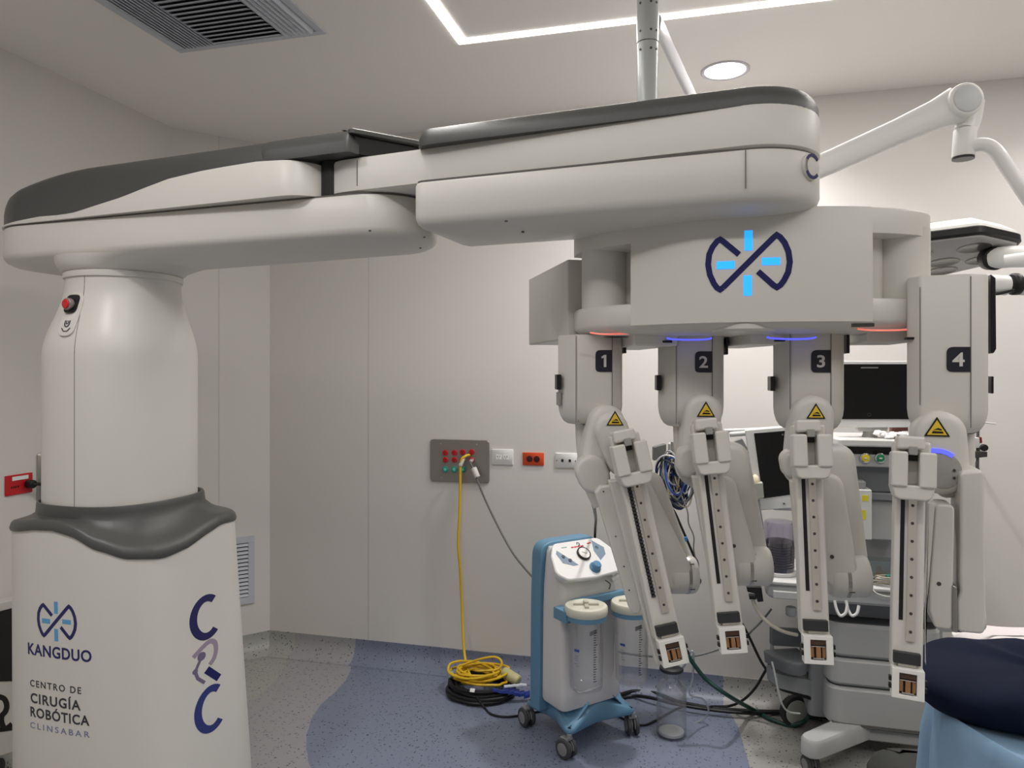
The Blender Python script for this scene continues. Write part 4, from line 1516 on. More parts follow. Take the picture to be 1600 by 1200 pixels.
def carriage(r, par, k=1.0, off=0.0, tilt=0.0):
    """two-pronged cradle on the slide"""
    m_ = MB()
    r.box(0, .115 * k, -.042 * k, .046 * k, -.012, .03).build('carriage_plate', WHITE, par, bevel=.006)
    r.box(-.012 * k, .022 * k, -.036 * k, .028 * k, -.040, .02).build('carriage_cap', WHITE, par, bevel=.006)
    r.box(.014 * k, .036 * k, -.010 * k, .010 * k, -.048, -.02).build('carriage_latch', M('latch_grey', (150, 150, 146), .4), par, bevel=.002)
    r.box(.034 * k, .050 * k, -.012 * k, .014 * k, -.020, -.010).build('latch_gap', BLACK, par, bevel=.002)
    for w0, w1 in ((-.050, -.012), (.014, .052)):
        pts = [(.028 * k, w0 * k), (.028 * k, w1 * k), (.118 * k, w1 * k), (.118 * k, w0 * k)]
        r.prism(pts, -.055, .0).build('carriage_prong', WHITE, par, bevel=.005)
    pts = [(.112 * k, -.050 * k), (.112 * k, .052 * k), (.145 * k, .042 * k), (.150 * k, .030 * k), (.150 * k, -.030 * k), (.145 * k, -.040 * k)]
    r.prism(pts, -.050, .02).build('carriage_foot', WHITE, par, bevel=.005)

def drum(pl, x0, x1, y, rp, ring_x, d, par):
    """the horizontal elbow joint at the bottom, with a steel ring"""
    a, b = pl.at(x0, y, d), pl.at(x1, y, d)
    r_ = rp * pl.Z / FPX
    MB().rcyl(a, b, r_, .014, 40).build('elbow_drum', WHITE, par, smooth=50)
    c = pl.at(ring_x, y, d)
    ax = (b - a).normalized()
    MB().cyl(c - ax * .004, c + ax * .004, r_ * 1.012, n=48).build('elbow_ring', M('ring_steel', (168, 166, 162), .25, .9), par)
    for dz_ in (.75, -.55):
        q_ = c + ax * .006 + up * r_ * dz_ - pl.n * r_ * math.sqrt(1 - dz_ * dz_)
        MB().box(q_, ax * .006, pl.n * .0015, up * .0012).build('index_mark', DSTEEL, par)

def dot(pl, x, y, d, par, r=.0045, name='joint_screw'):
    c = pl.at(x, y, d)
    MB().cyl(c - pl.n * .0016, c + pl.n * .001, r, n=14).build(name, DSTEEL, par)

def handle(pl, x0, x1, y0, y1, d0, d1, par):
    sp(pl, [(x0, y0), (x1, y0), (x1, y1), (x0, y1)], d0, d1, 'grip_button', BLACK, par, .002)

# ---- arm 1
p1 = Plane(.225, 1.97, -2)
a1 = housing(p1, 872, 900, 975.5, 957, 1.708, 1.462)
number_plate(p1, 930.5, 547, 956, 581, -.0012, '1', a1)
vline(p1, 900, 1.47, 1.705, -.0004, a1)
vline(p1, 956.5, 1.50, 1.705, -.0004, a1)
handle(p1, 870, 877, 585, 609, .04, .10, a1)
sp(p1, [(872, 613), (877, 613), (877, 634), (872, 634)], .048, .10, 'grip_recess', M('recess_grey', (150, 146, 140), .5), a1, .002)
handle(p1, 975, 979, 520, 552, .04, .10, a1)
MB().tube([p1.at(913, 655, .08), p1.at(914, 700, .08), p1.at(922, 752, .07), p1.at(938, 790, .05)], lambda t: .026 - .006 * t, 20).build('lower_tube', WHITE, a1)
pill(p1, (950, 662), 28, (930, 738), 24, -.05, .06, 'shoulder', WHITE, a1, .02)
pill(p1, (957, 672), 26, (975, 720), 25, -.075, .0, 'shoulder_fork', WHITE, a1, .016)
pill(p1, (925, 737), 24, (930, 748), 24, -.075, -.02, 'joint_disc', WHITE, a1, .012)
warning(p1, 961, 655, 21, -.0765, a1)
r1 = Rail(p1, (973, 678), (1052, 1030), -.13, -.19)
L1 = r1.L
sp(p1, [(952, 752), (986, 748), (1047, 1036), (1026, 1040), (1018, 1008)], -.12, -.085, 'slide_flank', WHITE, a1, .004)
rail_unit(r1, a1, L1 + .0, .96, chain=True, toff=.115)
carriage(r1, a1, .86)
end_effector(r1, a1, L1 - .012, 1.0)
sp(p1, [(930, 770), (938, 760), (957, 758), (1003, 948), (1000, 960), (990, 960), (984, 952)], -.095, -.07, 'balance_link', WHITE, a1, .006, .008)
for x, y in ((943, 768), (962, 838), (975, 885), (983, 922)):
    dot(p1, x, y, -.095, a1, .002)
pill(p1, (1002, 770), 20, (1054, 895), 27, -.105, -.06, 'inner_link', WHITE, a1, .012)
pill(p1, (1016, 762), 24, (1063, 893), 25, -.05, .0, 'outer_link', WHITE, a1, .018)
drum(p1, 1040, 1088, 898, 28, 1072, -.06, a1)
dot(p1, 1031, 866, -.106, a1)

# ---- arm 2
p2 = Plane(.488, 1.92, 6)
a2 = housing(p2, 1028, 1057, 1134, 1113, 1.708, 1.458)
number_plate(p2, 1086, 549, 1112.5, 582, -.0012, '2', a2)
vline(p2, 1056.5, 1.47, 1.705, -.0004, a2)
vline(p2, 1113, 1.50, 1.705, -.0004, a2)
handle(p2, 1026, 1033, 586, 610, .04, .10, a2)
handle(p2, 1134, 1138, 528, 554, .04, .10, a2)
MB().tube([p2.at(1065, 655, .08), p2.at(1066, 700, .08), p2.at(1074, 745, .06)], lambda t: .024 - .004 * t, 20).build('lower_tube', WHITE, a2)
pill(p2, (1101, 645), 28, (1090, 735), 28, -.05, .06, 'shoulder', WHITE, a2, .02)
pill(p2, (1078, 715), 17, (1076, 730), 17, -.075, .0, 'joint_disc', WHITE, a2, .012)
warning(p2, 1103, 641, 22, -.0515, a2)
sp(p2, [(1113, 661), (1119, 663), (1120, 672), (1114, 673)], -.052, -.045, 'orange_label', M('label_orange', (232, 140, 30), .5), a2, .0)
r2 = Rail(p2, (1102, 661), (1144, 1012), -.13, -.19)
sp(p2, [(1082, 745), (1093, 745), (1131, 985), (1127, 1000)], -.12, -.085, 'slide_flank', WHITE, a2, .004)
rail_unit(r2, a2, r2.L, .92)
carriage(r2, a2, .83)
end_effector(r2, a2, r2.L - .012, .95)
pill(p2, (1132, 762), 18, (1158, 878), 24, -.105, -.06, 'inner_link', WHITE, a2, .012)
pill(p2, (1147, 718), 25, (1178, 878), 25, -.05, .01, 'outer_link', WHITE, a2, .02)
drum(p2, 1142, 1204, 884, 29, 1169, -.06, a2)
dot(p2, 1147, 853, -.106, a2)

# ---- arm 3
p3 = Plane(.746, 1.81, 12)
a3 = housing(p3, 1208, 1234.5, 1323, 1298.5, 1.712, 1.459)
number_plate(p3, 1267.5, 547, 1298, 582, -.0012, '3', a3)
vline(p3, 1234.5, 1.47, 1.705, -.0004, a3)
vline(p3, 1298.5, 1.50, 1.705, -.0004, a3)
handle(p3, 1204, 1211, 588, 611, .04, .10, a3)
handle(p3, 1323, 1328, 520, 552, .04, .10, a3)
pill(p3, (1272, 650), 31, (1266, 735), 33, -.05, .06, 'shoulder', WHITE, a3, .02)
pill(p3, (1241, 722), 17, (1243, 733), 17, -.075, .0, 'joint_disc', WHITE, a3, .012)
warning(p3, 1275, 644, 22, -.0515, a3)
sp(p3, [(1283, 665), (1289, 668), (1290, 678), (1284, 680)], -.052, -.045, 'orange_label', M('label_orange', (232, 140, 30), .5), a3, .0)
sp(p3, [(1288, 679), (1298, 682), (1300, 688), (1290, 686)], -.053, -.045, 'joint_lamp', LEDB, a3, .0)
r3 = Rail(p3, (1261, 664), (1276, 1028), -.13, -.19)
sp(p3, [(1236, 752), (1246, 750), (1262, 985), (1256, 990)], -.12, -.085, 'slide_flank', WHITE, a3, .004)
rail_unit(r3, a3, r3.L, .90)
carriage(r3, a3, .82)
end_effector(r3, a3, r3.L - .012, .96)
pill(p3, (1297, 762), 20, (1312, 893), 26, -.105, -.06, 'inner_link', WHITE, a3, .012)
pill(p3, (1311, 722), 26, (1331, 893), 27, -.05, .01, 'outer_link', WHITE, a3, .02)
drum(p3, 1292, 1358, 900, 31, 1321, -.06, a3)
dot(p3, 1300, 870, -.106, a3)

# ---- arm 4
p4 = Plane(.99, 1.65, 22)
a4 = housing(p4, 1417, 1437, 1549, 1517, 1.826, 1.464, left_depth=.03)
number_plate(p4, 1479, 542, 1516, 581, -.0012, '4', a4)
vline(p4, 1437.5, 1.53, 1.80, -.0004, a4)
vline(p4, 1517, 1.48, 1.82, -.0004, a4)
handle(p4, 1549, 1553, 588, 615, .06, .10, a4)
sp(p4, [(1548, 428), (1556, 434), (1557, 545), (1553, 552), (1549, 552)], .05, .13, 'rear_trim', BLACK, a4, .003)
pill(p4, (1471, 680), 36, (1473, 735), 38, -.06, .06, 'shoulder', WHITE, a4, .02)
MB().tube([p4.at(1512, 670, .06), p4.at(1513, 735, .06)], .014, 20, sub=1).build('lower_tube', WHITE, a4)
s4 = p4.Z / FPX
x0, z0 = p4.xz(1474, 736, -.062)
MB().prism([p4.loc(x0 + 25 * s4 * math.cos(t), -.062, z0 + 27 * s4 * math.sin(t)) for t in [2 * PI * k / 36 for k in range(36)]], p4.n * .01).build('speaker_disc', M('disc_grey', (168, 166, 162), .5, bump=.8, bscale=900), a4, bevel=.002)
for x, y in ((1491, 735), (1491, 747)):
    dot(p4, x, y, -.062, a4, .003)
mb = MB()
pts = [p4.xz(x, y, -.0625) for x, y in ((1448, 703), (1458, 704), (1470, 705), (1480, 708), (1489, 713))]
place(mb, stroke_tris(pts, .009, sub=4), lambda a, z, of: p4.loc(a, -.0625 - of, z), LEDB)
mb.build('joint_lamp', None, a4, smooth=None)
warning(p4, 1464, 669, 28, -.0615, a4)
r4 = Rail(p4, (1423, 690), (1416, 1082), -.13, -.19)
sp(p4, [(1398, 775), (1407, 775), (1405, 985), (1400, 1040), (1399, 985)], -.12, -.085, 'slide_flank', WHITE, a4, .003)
rail_unit(r4, a4, r4.L, .88)
carriage(r4, a4, .82)
end_effector(r4, a4, r4.L - .012, .94)
sp(p4, [(1451, 786), (1461, 788), (1447, 960), (1447, 1040)], -.10, -.08, 'slide_edge', WHITE, a4, .003)
sp(p4, [(1462, 788), (1492, 790), (1489, 935), (1489, 985), (1460, 981), (1452, 955), (1452, 925)], -.092, -.01, 'inner_link', WHITE, a4, .01, .012)
sp(p4, [(1500, 738), (1534, 735), (1539, 742), (1541, 975), (1538, 992), (1495, 988), (1494, 940), (1500, 925)], -.086, .03, 'outer_link', WHITE, a4, .012, .012)
pill(p4, (1480, 765), 14, (1515, 755), 22, -.02, .06, 'upper_link', WHITE, a4, .012)
drum(p4, 1458, 1535, 951, 34, 1492, -.028, a4)
sp(p4, [(1488, 914), (1496, 918), (1496, 990), (1488, 987)], -.0945, -.02, 'elbow_ring_face', MATS['ring_steel'], a4, .003)
dot(p4, 1467, 912, -.091, a4)
for y in (752, 830, 921):
    sp(p4, [(1529, y), (1537, y + .5), (1537, y + 2.5), (1529, y + 2)], -.0525, -.045, 'index_mark', DSTEEL, a4, 0)
MB().tube([P(925, 780, 2.04), P(929, 797, 2.6), P(931, 812, 3.2), P(930, 828, 3.5), P(929, 860, 3.53), P(929, 900, 3.53)], .006, 8).build('black_cable', CABLE, label='black cable dropping from arm 1 to behind the pump top', category='cable')

# ================================================================== suction pump on its trolley
pf = Plane(.213, 3.04, -32)
pump = thing('suction_pump', 'white and blue suction pump trolley with sloped gauge panel standing under arm 1', 'suction pump', pf.loc(.16, .1, 0))
def prect(x0, x1, d0, d1, z, r=.03):
    return [pf.loc(x, d, z) for x, d in rrect((x0 + x1) / 2, (d0 + d1) / 2, (x1 - x0) / 2, (d1 - d0) / 2, r, 6)]
MB().loft([prect(.006, .311, .006, .17, .186), prect(0, .317, 0, .17, .20), prect(0, .317, 0, .17, .26), prect(.004, .313, .012, .17, .58), prect(.008, .309, .02, .17, .68), prect(.014, .303, .05, .17, .76), prect(.022, .295, .09, .17, .83), prect(.035, .282, .12, .17, .846)]).build('body', PWHITE, pump, smooth=50)
o = [tuple(p) for p in rpoly([(-.012, .13), (.329, .13), (.325, .60), (.318, .865), (0.0, .865), (-.008, .60)], [.01, .01, .1, .07, .07, .1], 8)]
MB().prism([pf.loc(x, .165, z) for x, z in o], pf.n * .07).build('back_shell', PBLUE, pump, bevel=.012)
# jar bay: raised rim on the front
rim = [pf.xz(x, y, 0) for x, y in ((898, 1074), (906, 1082), (940, 1070), (957, 1052), (960, 1020), (962, 975))]
MB().tube([pf.loc(x, -.001 + (z - .3) * .03, z) for x, z in rim], .003, 8).build('bay_rim', PWHITE, pump)
rim = [(.02, .60), (.02, .45), (.02, .32), (.035, .29), (.06, .28)]
# sloped control panel
sl = (pf.n * .135 + up * .118).normalized()
nrm_ = pf.e.cross(sl).normalized()
if nrm_.z < 0: nrm_ = -nrm_
po = pf.loc(.150, -.02, .752)
ol = [tuple(p) for p in rpoly([(-.17, .03), (-.13, -.006), (0, -.016), (.13, -.006), (.17, .03), (.15, .12), (.115, .178), (-.115, .178), (-.15, .12)], [.04, .03, .05, .03, .04, .05, .04, .04, .05], 6)]
pfn = lambda a, b, of=0.0: po + pf.e * a * 1.07 + sl * b + nrm_ * of
lv = [(.03, -.065), (.012, -.04), (.0, -.018), (.0, -.004), (.004, 0)]
panel = MB().loft([[pfn(a, b, h) for a, b in inset(ccw(ol), d)] for d, h in lv]).build('control_panel', M('panel_white', (228, 227, 225), .35), pump, smooth=40)
pm_ = lambda a, b, o_: pfn(a, b, o_ + .0006)
def onpanel(name, tris, mat, depth=.0008):
    mb = MB(); place(mb, tris, pm_, mat, depth); return mb.build(name, None, pump, smooth=None)
PGB = M('panel_grey_blue', (120, 140, 158), .4)
onpanel('button_field', poly_tris([(-.125, .125), (-.115, .140), (-.095, .115), (-.05, .055), (-.075, .055), (-.115, .075)]), PGB)
onpanel('button_field', poly_tris([(.075, .165), (.115, .12), (.105, .085), (.065, .06), (.058, .11)]), PGB)
for a, b in ((-.1, .105), (-.078, .082)):
    MB().cyl(pfn(a, b), pfn(a, b, .004), .008, n=20).build('button', M('button_slate', (60, 68, 80), .4), pump)
onpanel('lamp_window', disc_tris(.08, .125, .009), M('window_teal', (150, 190, 190), .3))
onpanel('brand_mark', stroke_tris([(-.006, .155), (0, .165), (.008, .160), (.006, .150), (-.002, .150)], .003), DARKP)
for a0, a1 in ((-.040, -.028), (-.025, -.012), (-.009, .004), (.007, .022)):
    onpanel('panel_title', stroke_tris([(a0, .1435), (a1, .1445)], .0055), RED)
onpanel('panel_text', stroke_tris([(-.085, .150), (-.06, .150)], .004), M('faint_green', (150, 170, 160), .5))
onpanel('panel_text', stroke_tris([(.045, .152), (.066, .154)], .005), RED)
g = pfn(-.0, .103)
MB().lathe(g, nrm_, [(0, .032), (.010, .032), (.012, .029), (.009, .0265)], 36).build('gauge', BLACK, pump)
mb = MB().cyl(pfn(0, .103, .009), pfn(0, .103, .0102), .0265, n=32, mat=M('gauge_face', (236, 234, 232), .4))
place(mb, stroke_tris([(-.010, .006), (.011, -.007)], .0016), lambda a, b, o_: pfn(a, .103 + b, .0108 + o_), BLACK, .0004)
for k in range(11):
    a = math.radians(-40 + 26 * k)
    place(mb, stroke_tris([(.021 * math.cos(a), .021 * math.sin(a)), (.0245 * math.cos(a), .0245 * math.sin(a))], .001), lambda x, y, o_: pfn(x, .103 + y, .0106 + o_), BLACK, .0003)
mb.build('gauge_dial', None, pump, smooth=None)
k0 = pfn(.018, .028)
MB().lathe(k0, nrm_, [(0, .026), (.006, .026), (.010, .021), (.026, .019), (.030, .015), (.031, .001)], 24).build('vacuum_knob', M('knob_blue', (84, 132, 168), .35), pump)
MB().tube([pf.loc(.26, -.0, .705), pf.loc(.29, .0, .715), pf.loc(.325, .02, .735), pf.loc(.34, .06, .76)], .011, 12).build('suction_tube', M('tube_clear_white', (206, 208, 206), .25), pump)
MB().tube([pf.loc(.20, -.03, .72), pf.loc(.215, -.045, .705), pf.loc(.205, -.05, .685)], .003, 8).build('clip', DSTEEL, pump)
# jar holder
mb = MB()
mb.box(pf.loc(-.018, -.030, .612), pf.e * .022, pf.n * .045, up * .024)
mb.box(pf.loc(.20, -.006, .640), pf.e * .16, pf.n * .012, up * .016)
mb.build('jar_holder', PBLUE, pump, bevel=.004)
jc1, jc2 = (.303, 2.985), (.508, 3.10)
mb = MB()
a_, b_ = cw(.44, 3.10, .625), cw(jc2[0] - .05, jc2[1] - .01, .60)
mb.tube([a_, b_], .016, 10, sub=1)
mb.build('jar_holder', PBLUE, pump)
# base with four casters
cs = [(.075, 3.31), (.238, 3.035), (.535, 3.23), (.372, 3.50)]
cen = (sum(c[0] for c in cs) / 4, sum(c[1] for c in cs) / 4)
def ext(c, f): return (cen[0] + (c[0] - cen[0]) * f, cen[1] + (c[1] - cen[1]) * f)
oo = []
for i in range(4):
    c, nx = cs[i], cs[(i + 1) % 4]
    p_, q_ = ext(c, 1.10), ext(nx, 1.10)
    oo.append(p_)
    mid = ((c[0] + nx[0]) / 2, (c[1] + nx[1]) / 2)
    oo.append(ext(mid, .86))
oo = ccw([tuple(p) for p in rpoly(oo, [.03, .2] * 4, 8)])
def bz(x, y):
    d = math.hypot(x - cen[0], y - cen[1])
    return .195 - .10 * max(0, min(1, (d - .12) / .16))
stack(oo, [(.006, .098), (0, .104), (0, lambda x, y: max(.118, bz(x, y) - .006)), (.006, lambda x, y: max(.124, bz(x, y))), (.06, lambda x, y: max(.14, bz(x, y) + .02)), (.12, .205)]).build('trolley_base', PBLUE, pump, smooth=50)
def caster(c, ang, par, r=.042, name='caster'):
    o_ = cw(c[0], c[1], 0)
    ax = cw(math.cos(ang), math.sin(ang), 0)
    fw = cw(-math.sin(ang), math.cos(ang), 0)
    h = o_ + up * r + fw * .016
    mb = MB()
    mb.cyl(o_ + up * (r * 2 + .002), o_ + up * (r * 2 + .02), .011, n=12)
    for sg in (-1, 1):
        mb.loft([[h + ax * sg * .0 + ax * (sg * .006) + fw * r * .9 * math.cos(t) + up * r * .9 * max(-.15, math.sin(t)) for t in [2 * PI * k / 20 for k in range(20)]], [h + ax * (sg * .0085) + fw * r * .9 * math.cos(t) + up * r * .9 * max(-.15, math.sin(t)) for t in [2 * PI * k / 20 for k in range(20)]]])
    mb.box(h + up * r * .95, ax * .018, fw * .02, up * .005)
    c_ = mb.build(name, CGREY, par, bevel=.001)
    for sg in (-1, 1):
        MB().rcyl(h + ax * sg * .010, h + ax * sg * .026, r, .006, 28, RUBBER).rcyl(h + ax * sg * .024, h + ax * sg * .0275, r * .62, .001, 24, CGREY).build('wheel', None, c_)
for c, a in zip(cs, (.5, .75, .1, .4)):
    caster(c, a, pump)

# ---- graduated suction jars (lift out of the holder)
def jar(name, label, c, dz, marks=True):
    o_ = cw(c[0], c[1], .318 + dz)
    rt = thing(name, label, 'jar', o_, group='suction jars on the pump')
    MB().lathe(o_, up, [(0, .001), (0, .060), (.004, .066), (.012, .068), (.29, .074), (.29, .0725), (.012, .0655), (.006, .060), (.005, .001)], 48, None, False).build('jar_body', GLASS, rt, smooth=50)
    MB().lathe(o_ + up * .285, up, [(0, .074), (0, .0835), (.022, .0845), (.022, .074)], 48, None, False).build('collar', PBLUE, rt)
    MB().lathe(o_ + up * .305, up, [(0, .001), (0, .086), (.004, .088), (.028, .088), (.034, .084), (.036, .070), (.033, .066), (.033, .001)], 48).build('lid', CREAM, rt, smooth=40)
    mb = MB()
    e1, e2 = cw(1, 0, 0), cw(0, 1, 0)
    tp = o_ + up * .341
    mb.box(tp, e1 * .052, e2 * .006, up * .006)
    mb.cyl(tp - up * .004, tp + up * .014, .011, n=20)
    mb.box(tp, e1 * .008, e2 * .045, up * .006)
    mb.build('lid_grip', M('grip_cream', (176, 176, 160), .5), rt, bevel=.002)
    vx = -Vector((o_.x, o_.y, 0)).normalized()
    sd_ = up.cross(vx).normalized()
    mb = MB()
    def jm(a, z, o2):
        th = a / .0735
        rr_ = .0685 + (z - .012) / .278 * .0055 + .0006 + o2
        return o_ + vx * rr_ * math.cos(th) + sd_ * rr_ * math.sin(th) + up * z
    for k in range(22):
        z = .05 + k * .0098
        w_ = .016 if k % 5 == 0 else .010
        place(mb, poly_tris([(.032, z), (.032 + w_, z), (.032 + w_, z + .0030), (.032, z + .0030)]), jm, DARKP, .0002)
    place(mb, poly_tris([(-.052, .168), (-.028, .168), (-.028, .178), (-.052, .178)]), jm, M('label_blue', (50, 84, 150), .4), .0002)
    for k, (z, a) in enumerate(((.15, -.05), (.14, -.05), (.132, -.048), (.12, -.05), (.11, -.045))):
        place(mb, poly_tris([(a, z), (a + .014, z), (a + .014, z + .002), (a, z + .002)]), jm, GREYP, .0002)
    place(mb, poly_tris([(.015, .236), (.045, .244), (.045, .262), (.015, .254)]), jm, M('label_smoke', (110, 112, 116), .5), .0002)
    mb.build('scale_print', None, rt, smooth=None)
    return rt
jar('suction_jar', 'clear graduated jar with cream lid standing at the front of the suction pump', jc1, 0)
jar('suction_jar', 'clear graduated jar with cream lid half behind the long balance plate of arm 1', jc2, -.02)

# ---- glass bottle on the floor
bo_ = cw(.708, 3.24, 0)
bt = thing('glass_bottle', 'clear glass bottle with a black stopper standing on the floor', 'bottle', bo_)
MB().lathe(bo_, up, [(.0, .001), (.0, .060), (.006, .066), (.20, .066), (.225, .060), (.24, .045), (.25, .038), (.275, .037), (.278, .040), (.285, .040), (.285, .034), (.25, .034), (.238, .041), (.222, .056), (.2, .062), (.012, .062), (.008, .056), (.007, .001)], 48, None, False).build('bottle_body', GLASS, bt, smooth=50)
MB().cyl(bo_ + up * .0085, bo_ + up * .020, .055, n=40).build('residue', M('residue_white', (206, 210, 206), .6), bt)
MB().lathe(bo_ + up * .286, up, [(0, .001), (0, .050), (.004, .053), (.014, .052), (.02, .044), (.021, .001)], 36).build('stopper', M('stopper_black', (46, 50, 50), .5), bt)
for a in (-.018, .014):
    MB().rcyl(bo_ + cw(a, 0, .300), bo_ + cw(a, 0, .335), .008, .002, 16).build('nozzle', M('stopper_black', (46, 50, 50), .5), bt)
CLR = clear('clear_tubing', (225, 230, 234), .12, .35)
tb = MB().tube([bo_ + cw(.014, 0, .33), P(1068, 1042, 3.2), P(1078, 1020, 3.15), P(1084, 1022, 3.15), P(1082, 1060, 3.18), P(1078, 1085, 3.2), P(1098, 1092, 3.3), P(1107, 1110, 3.32), P(1098, 1124, 3.35), P(1070, 1133, 3.36), P(1040, 1134, 3.36)], .0045, 10)
tb.build('clear_tube', CLR, label='clear plastic tube looping from the floor bottle', category='tube')

# ================================================================== hoses and cables
def cable(name, label, cat, pts, r, mat, sub=8, n=10, **k):
    return MB().tube(pts, r, n, sub=sub).build(name, mat, label=label, category=cat, **k)
def fl(px, py, r):
    return G(px, py, r)
wb = lambda px, py, off: onback(px, py, off)
yh = thing('yellow_hose', 'yellow hose plugged into the steel panel, hanging down to a loose coil', 'hose', wb(730, 1060, .25) * 1.0)
MB().tube([wb(733, 711, .02), wb(727, 713, .05), wb(720, 722, .06), wb(719, 760, .05), wb(718, 800, .05), wb(716, 850, .05), wb(719, 890, .05), wb(722, 950, .05), wb(724, 1000, .08), wb(727, 1030, .12), wb(733, 1052, .2), wb(745, 1070, .28)], .007, 12).build('hanging_hose', YHOSE, yh)
MB().rcyl(wb(724, 716, .05), wb(719, 728, .06), .011, .002, 16).build('hose_plug', M('plug_white', (214, 212, 206), .4), yh)
cy = G(752, 1083, 0)
mb = MB()
pts = []
for k in range(200):
    t_ = k / 200 * 2 * PI * 9
    lobe = random.uniform(-.006, .006)
    rr_ = .105 + .022 * math.sin(t_ * .37) + lobe
    pts.append(cy + Vector((rr_ * 1.08 * math.cos(t_) - .025 + .02 * math.sin(t_ * .21), rr_ * .85 * math.sin(t_) + .02 + .02 * math.cos(t_ * .31), .068 + .045 * k / 200 + .008 * math.sin(t_ * 1.7))))
mb.tube(pts, .0062, 8, sub=2)
mb.build('hose_coil', YHOSE, yh)
b0 = cy + Vector((-.02, .04, .11))
MB().tube([b0 + Vector((-.10, 0, 0)), b0 + Vector((-.02, .02, .03)), b0 + Vector((.07, .03, .05)), b0 + Vector((.11, .02, .03)), b0 + Vector((.09, .0, 0)), b0 + Vector((0, -.03, -.005))], .006, 8).build('hose_loop', YHOSE, yh)
MB().rcyl(cy + Vector((.10, .05, .10)), cy + Vector((.19, .02, .07)), .028, .01, 20).build('hose_connector', M('connector_haze', (196, 190, 140), .35), yh)
MB().rcyl(cy + Vector((-.165, .0, .085)), cy + Vector((-.150, -.02, .065)), .019, .003, 20).build('end_cap', M('cap_pale', (150, 170, 165), .4), yh)
bk_ = thing('cable_coil', 'thick black cable coiled on the floor under the yellow hose', 'cable', cy)
mb = MB()
pts = []
for k in range(230):
    t_ = k / 230 * 2 * PI * 8
    rr_ = .155 + .014 * math.sin(t_ * .43) + random.uniform(-.004, .004) - .02 * (k / 230)
    pts.append(cy + Vector((rr_ * 1.05 * math.cos(t_), rr_ * .9 * math.sin(t_), .0105 + .052 * k / 230)))
mb.tube(pts, .0095, 8, sub=2)
mb.build('coil', CABLE, bk_)
pl_ = cy + Vector((.0, -.145, .075))
MB().box(pl_, Vector((.012, 0, 0)), Vector((0, .004, 0)), Vector((0, .004, .006))).build('cable_label', SOCKW, bk_, bevel=.001)
cable('black_cable', 'thin black cable running from the floor coil to the pump trolley', 'cable', [cy + Vector((.02, -.15, .05)), fl(757, 1106, .006), fl(768, 1116, .006), fl(790, 1120, .006), fl(816, 1117, .006), fl(850, 1110, .006)], .005, CABLE)
blu = thing('blue_packet', 'crumpled blue and clear packet lying on the black cable coil', 'packet', cy + Vector((.16, -.06, .03)))
mb = MB()
for k in range(7):
    c = cy + Vector((.10 + .024 * k, -.095 + .01 * k, .070 - .005 * k + random.uniform(-.006, .006)))
    mb.box(c, Vector((.014, .004, random.uniform(-.006, .006))), Vector((-.003, .012, random.uniform(-.005, .005))), Vector((0, .002, .008)))
mb.build('wrapper', M('wrapper_blue', (40, 60, 140), .3), blu, bevel=.002)
mb = MB()
for k in range(4):
    c = cy + Vector((.155 + .024 * k, -.075 + .012 * k, .083))
    mb.box(c, Vector((.014, .006, random.uniform(-.003, .003))), Vector((-.002, .004, .001)), Vector((0, .001, .003)))
mb.build('wrapper_edge', M('wrapper_clear', (214, 218, 226), .2), blu)
cable('black_cable', 'black cable behind the pump, near the wall by the yellow coil', 'cable', [G(785, 1053, .012), G(810, 1054, .012), G(840, 1058, .012), G(870, 1068, .012), G(905, 1080, .012)], .011, CABLE, group='cables behind the pump')
cable('black_cable', 'lower black cable behind the pump, near the wall by the yellow coil', 'cable', [cy + Vector((.12, .12, .02)), G(812, 1060, .01), G(840, 1064, .01), G(880, 1078, .01)], .009, CABLE, group='cables behind the pump')

gc = thing('power_cable', 'grey power cable from the steel wall panel down to the pump', 'cord', wb(790, 840, .1))
MB().tube([wb(738, 717, .02), wb(735, 722, .04), wb(739, 732, .05), wb(745, 748, .06), wb(757, 778, .08), wb(778, 822, .13), wb(800, 862, .2), wb(820, 888, .27), P(836, 906, 3.33), P(850, 925, 3.3)], .0055, 10).build('cord', GREYC, gc)
MB().rcyl(wb(740, 731, .05), wb(746, 746, .06), .016, .004, 16).build('cord_plug', M('plug_white', (214, 212, 206), .4), gc)
MB().rcyl(wb(738, 718, .012), wb(735, 722, .04), .010, .003, 16).build('socket_plug', M('plug_grey', (178, 176, 174), .4), gc)

# black cables on the floor right of the pump
cable('floor_cable', 'upper black cable in the floor bundle between pump and anaesthesia machine', 'cable', [fl(905, 1082, .01), G(960, 1086, .012), G(990, 1080, .012), G(1020, 1082, .012), G(1060, 1096, .012), G(1110, 1106, .012), G(1160, 1110, .012), G(1215, 1112, .012), G(1290, 1112, .012)], .009, CABLE)
cable('floor_cable', 'lower black cable in the floor bundle between pump and anaesthesia machine', 'cable', [fl(950, 1098, .01), G(985, 1088, .01), G(1015, 1090, .03), G(1055, 1100, .03), G(1110, 1109, .028), G(1165, 1114, .026), G(1220, 1114, .012), G(1285, 1124, .012)], .008, CABLE)
cable('floor_cable', 'thick black cable passing behind the wheel of the grey stand', 'cable', [G(1268, 1104, .012), G(1288, 1118, .014), G(1310, 1122, .014), G(1345, 1124, .014)], .014, CABLE)
cable('floor_cable', 'thin black cable curving in front of the glass bottle', 'cable', [G(960, 1116, .006), G(985, 1128, .006), G(1004, 1133, .006), G(1020, 1128, .006), G(1048, 1112, .006), G(1075, 1100, .006)], .005, CABLE)
